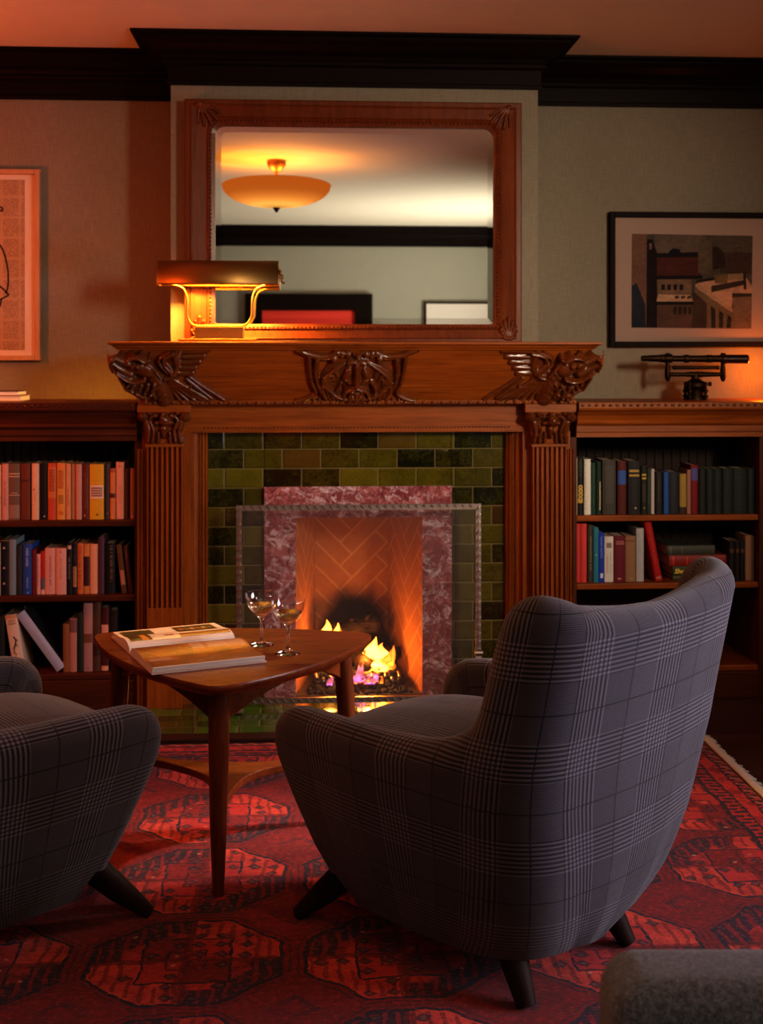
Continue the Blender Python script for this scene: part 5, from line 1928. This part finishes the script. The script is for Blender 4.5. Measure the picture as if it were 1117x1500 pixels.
# right bookcase
row([
    (842.9, 845, 671, (.60, .46, .32), 'cream sliver of a book against the fluted pilaster, upper right shelf'),
    (845.3, 854.3, 670, BLK, 'black book with a yellow ringed emblem', [('ring', .5, .48, .0095, 'gold'), ('ring', .5, .41, .0095, 'gold'), ('ring', .5, .34, .0095, 'gold'), ('ring', .5, .27, .0095, 'gold'), ('label', .1, .9, .20, .26, (.55, .36, .05)), ('across', .2, .8, .66, .95, (.06, .07, .05))]),
    (855, 864.5, 672.5, (.78, .76, .68), 'bright white book on the upper right shelf', [('down', .05, .25, .1, .9, (.5, .35, .3))]),
    (865, 872.5, 678, (.018, .055, .036), 'dark green book right of the bright white book', [('down', .5, .7, .2, .9, (.08, .13, .08))]),
    (873.5, 880.5, 676, (.014, .032, .022), 'blackish-green book with a pale yellow strip', [('label', .6, .85, .08, .62, (.55, .46, .26))]),
    (882, 901.5, 674, (.060, .052, .046), 'thick grey book with faded lettering along its spine', [('across', .25, .85, .2, .9, (.105, .092, .078))]),
    (904, 917, 675, (.10, .014, .012), 'maroon book with a blue label', [('label', .05, .95, .56, .82, (.04, .10, .38))]),
    (919, 937, 675, (.016, .015, .018), 'thick black book with two gilt title lines', [('across', .1, .9, .78, .85, 'gold'), ('across', .1, .9, .70, .76, 'gold'), ('ring', .6, .12, .004, (.6, .52, .36))]),
    (938.5, 946.5, 681, (.022, .020, .018), 'charcoal book with gilt bars near its head', [('label', .1, .9, .78, .82, (.6, .42, .05)), ('label', .1, .9, .71, .75, (.6, .42, .05)), ('ring', .5, .13, .003, 'gold'), ('across', .2, .8, .25, .62, (.09, .08, .06))]),
    (947.5, 953, 686, (.030, .042, .030), 'thin grey-green book on the upper right shelf', [('down', .3, .7, .2, .8, (.12, .13, .11))]),
    (953.6, 958.3, 687, (.52, .47, .46), 'thin pale grey book on the upper right shelf'),
    (960.5, 970.2, 691, (.024, .020, .020), 'dark grey book left of the bright blue book', [('down', .3, .6, .3, .8, (.09, .07, .05))]),
    (971.2, 978.3, 691, (.022, .105, .36), 'slim bright blue book on the upper right shelf'),
    (979, 994.5, 691, (.020, .020, .030), 'dark navy book right of the bright blue book', [('down', .35, .6, .2, .9, (.035, .035, .05))]),
    (995.3, 1005, 694, (.36, .25, .055), 'mustard book with a dark foot', [('label', 0, 1, .0, .17, (.05, .03, .02))]),
    (1005.6, 1010.8, 688, (.34, .17, .13), 'thin dusty rose book beside the mustard book'),
    (1011.5, 1022.5, 681, (.20, .010, .014), 'dark red book with a violet-blue label', [('label', .05, .95, .68, .93, (.10, .09, .28))]),
], 752, ZR1, 'books on the upper right shelf')
DKG = (.012, .020, .016)
row([(a, b, 686, DKG, 'uniform dark green volume at the right end of the upper right shelf', [('label', .1, .9, .80, .81, (.03, .045, .036)), ('label', .1, .9, .2, .21, (.03, .045, .036))])
     for a, b in ((1023.5, 1033.5), (1034.2, 1045), (1045.7, 1057.5), (1058.2, 1073.5), (1074.2, 1094), (1094.7, 1104.5))], 752, ZR1, 'uniform dark green volumes')

row([
    (843, 849.7, 767, (.62, .055, .055), 'coral red volume touching the fluted pilaster, one of two alike'),
    (850.1, 859, 767, (.64, .06, .055), 'coral red volume second from the pilaster, beside its twin'),
    (860.5, 868, 769, (.060, .050, .045), 'dark grey book with yellow vertical lettering', [('down', .4, .7, .2, .8, (.45, .36, .06))]),
    (868.4, 875.8, 772, (.030, .20, .28), 'teal book on the lower right shelf', [('down', .45, .65, .2, .75, (.06, .28, .36)), ('ring', .5, .5, .0025, (.5, .7, .75))]),
    (876.4, 884.6, 780, (.012, .050, .42), 'vivid blue book with white lettering on the lower right shelf', [('down', .3, .75, .5, .92, (.25, .32, .75)), ('label', .3, .8, .08, .18, (.6, .65, .9))]),
    (885.3, 898.3, 786, (.68, .64, .60), 'white book with a grey square and vertical title', [('label', .2, .78, .75, .86, (.26, .22, .17)), ('down', .22, .42, .2, .64, (.42, .20, .14)), ('down', .60, .74, .2, .66, (.16, .20, .24))]),
    (899, 915.3, 785, (.155, .010, .026), 'wine red book with pale lettering at its head', [('across', .15, .9, .81, .90, (.5, .22, .18)), ('label', .3, .62, .06, .09, (.55, .3, .25))]),
    (916, 930.8, 785, (.30, .165, .085), 'tan-brown book left of the pale grey book', [('label', 0, 1, .88, .90, (.14, .06, .03)), ('label', .35, .7, .06, .08, (.45, .28, .16))]),
    (932, 943, 774, (.45, .44, .46), 'tall pale grey book with a rounded spine', [('down', .3, .55, .55, .9, (.30, .30, .32))]),
], 853, ZR2, 'books on the lower right shelf')
leaning(943.2, 765, 959.8, ZR2, 10.5, (.42, .010, .012), 'bright red book leaning left against the pale grey one', [('down', .35, .6, .3, .85, (.5, .10, .07)), ('label', .15, .85, .04, .075, (.5, .2, .18))], group='books on the lower right shelf')
row([
    (1067, 1075, 792, (.012, .008, .010), 'leftmost of three blackish volumes with small brown labels', [('label', .15, .85, .70, .80, (.12, .045, .03))]),
    (1075.6, 1083, 792, (.012, .008, .010), 'middle one of three blackish volumes with small brown labels', [('label', .15, .85, .70, .80, (.12, .045, .03))]),
    (1083.6, 1090.3, 792, (.012, .008, .010), 'rightmost of three blackish volumes with small brown labels', [('label', .15, .85, .70, .80, (.12, .045, .03))]),
    (1091, 1100, 784, (.30, .17, .10), 'tan book at the right end of the lower right shelf'),
    (1100.6, 1105.2, 785, (.11, .05, .025), 'narrow brown book against the right side of the bookcase'),
], 853, ZR2, 'books on the lower right shelf')

# flat stack on the lower right shelf (spines toward the room)
stack = [(985, 1062, 846.3, 853.4, (.085, .085, .030), 'olive book lying at the bottom of the flat stack'),
         (984, 1066, 832, 846, (.035, .042, .014), 'dark olive book with a bright yellow title, second from the bottom of the flat stack'),
         (979, 1070, 815, 831.6, (.26, .022, .015), 'red book lying in the flat stack above the yellow-titled one'),
         (976, 1050, 800, 814.6, (.060, .062, .052), 'grey-green book lying on top of the flat stack')]
z = ZR2 + .0004
for i, (xa, xb, ya, yb_, col, lab) in enumerate(stack):
    h = (yb_ - ya) * .00264; L = (xb - xa) * .00264; x0 = ax(xa, -.02)
    bk = make_book((x0, -.02 - .004 * (i % 2), z + h), h, L, .17, col, lab, [('label', .1, .9, .06, .09, tuple(min(1, c * 2.2) for c in col)), ('label', .1, .9, .30, .32, tuple(min(1, c * 2.2) for c in col))] if i in (2, 3) else (), group='flat stack of books on the lower right shelf', seed=900 + i)
    bk.rotation_euler = (0, PI / 2, 0)
    if i == 1:
        cu = bpy.data.curves.new('title', 'FONT'); cu.body = 'Sherlock'; cu.size = .0265; cu.extrude = .0003; cu.shear = .25; cu.offset = .0008; cu.space_character = 1.0
        to = bpy.data.objects.new('title_tmp', cu); COL.objects.link(to)
        bpy.context.view_layer.update()
        me = bpy.data.meshes.new_from_object(to.evaluated_get(bpy.context.evaluated_depsgraph_get()))
        bpy.data.objects.remove(to)
        me.materials.clear(); me.materials.append(flat('yellow title', (.80, .66, .10), .5))
        ti = bpy.data.objects.new('title_lettering', me); COL.objects.link(ti); ti.parent = bk
        # book local: x = down (after the turn), z = along the spine
        ti.matrix_basis = Matrix(((0, -1, 0, h * .76), (0, 0, -1, -.0062), (1, 0, 0, .006), (0, 0, 0, 1)))
        ti['label'] = 'yellow title lettering'
    z += h + .0005

# two thin books lying on the left bookcase top
z = ztl + .0004
for i, (xa, xb, h, col, lab) in enumerate(((-50, 33, .021, (.55, .40, .28), 'lower of two thin books lying on the left bookcase top'), (-44, 28, .018, (.09, .05, .035), 'upper of two thin books lying on the left bookcase top'))):
    x1 = ax(xb, .06); x0 = ax(xa, .06)
    tb_ = empty('book', ((x0 + x1) / 2, .12, z), .0, lab, 'book', 'books on the left bookcase top')
    MB().box(x0, x1, .04 + .01 * i, .20, z, z + .0025).box(x0, x1, .04 + .01 * i, .20, z + h - .0025, z + h).box(x0, x0 + .003, .04 + .01 * i, .20, z + .0025, z + h - .0025).build('cover', paint(col), tb_)
    MB().box(x0 + .0031, x1 - .003, .043 + .01 * i, .197, z + .0026, z + h - .0026).build('pages', WHITEPAGE, tb_)
    z += h + .0004
# ------------------------------------------------------------------ light
def light(name, kind, loc, power, col, **k):
    d = bpy.data.lights.new(name, kind); d.energy = power; d.color = col
    for a, b in k.items():
        if a not in ('target',): setattr(d, a, b)
    o = bpy.data.objects.new(name, d); COL.objects.link(o); o.location = loc
    if 'target' in k:
        o.rotation_euler = (Vector(k['target']) - Vector(loc)).to_track_quat('-Z', 'Y').to_euler()
    return o


# daylight from the windows of the right-hand wall, then three added lights
light('window_daylight', 'AREA', (RX1 - .06, -2.65, .98), 26, (.92, .85, 1.0), target=(-.6, -2.4, .45), shape='RECTANGLE', size=1.3, size_y=.8, spread=math.radians(110))
light('far_window_daylight', 'AREA', (RX1 - .06, -1.05, 1.85), 6, (1.0, .80, .78), target=(-.33, -1.62, 0), shape='RECTANGLE', size=.6, size_y=.8, spread=math.radians(50))
light('rug_spot', 'SPOT', (RX1 - .08, -1.05, 1.85), 420, (1.0, .78, .70), target=(-.20, -1.45, 0), spot_size=math.radians(15), spot_blend=1.0, shadow_soft_size=.06)  # added spot that brightens a patch of rug by the coffee table
light('ceiling_wash', 'AREA', (RX1 - .08, -5.3, .9), 85, (1.0, .92, .76), target=(.4, -5.7, 2.9), shape='RECTANGLE', size=1.2, size_y=1.0, spread=math.radians(108))  # added upward wash for the ceiling and rear wall
light('chimney_wall_fill', 'AREA', (RX1 - .06, -4.3, 2.15), 15, (1.0, .82, .60), target=(.72, .2, 1.45), shape='RECTANGLE', size=.7, size_y=.6, spread=math.radians(46))  # added fill aimed at the fireplace wall
# bowl lamp: the light inside the bowl
light('bowl_light', 'POINT', (clx + .1, cly, ZC - .172), 18, (1.0, .34, .05), shadow_soft_size=.03)
light('bowl_light', 'POINT', (clx - .1, cly, ZC - .172), 18, (1.0, .34, .05), shadow_soft_size=.03)
light('bowl_down_light', 'SPOT', (clx, cly, ZC - .35), 14, (1.0, .30, .08), spot_size=math.radians(150), spot_blend=.6, shadow_soft_size=.0)
# red-amber lamps beyond the two sides of the frame
light('left_table_lamp', 'POINT', (-1.85, -.65, 1.62), 34, (1.0, .16, .032), shadow_soft_size=.12)
light('right_shelf_lamp', 'POINT', (1.92, .17, 1.30), 3.0, (1.0, .20, .010), shadow_soft_size=.03)
# the fire
light('fire_light', 'POINT', (fcx + .03, .12, .13), 6.5, (1.0, .33, .05), shadow_soft_size=.03)
light('fire_light_back', 'POINT', (fcx - .11, .17, .15), 2.4, (1.0, .33, .05), shadow_soft_size=.03)

w = bpy.data.worlds.new('World'); SC.world = w; w.use_nodes = True
w.node_tree.nodes['Background'].inputs[0].default_value = (.9, .45, .40, 1)
w.node_tree.nodes['Background'].inputs[1].default_value = .01

cam = bpy.data.cameras.new('Camera'); co = bpy.data.objects.new('Camera', cam); COL.objects.link(co)
co.location = CAM; co.rotation_euler = (PI / 2, 0, -YAW)
cam.sensor_fit = 'VERTICAL'; cam.sensor_height = 36.0; cam.sensor_width = 36.0
cam.lens = 36.0 * F / 1500.0
cam.shift_y = -(750.0 - 525.0) / 1500.0
cam.clip_start = .05
cam.dof.use_dof = True; cam.dof.focus_distance = 2.75; cam.dof.aperture_fstop = 6.3
SC.camera = co
SC.view_settings.view_transform = 'Standard'
try: SC.view_settings.look = 'Medium High Contrast'
except Exception: pass
SC.view_settings.exposure = 0.0
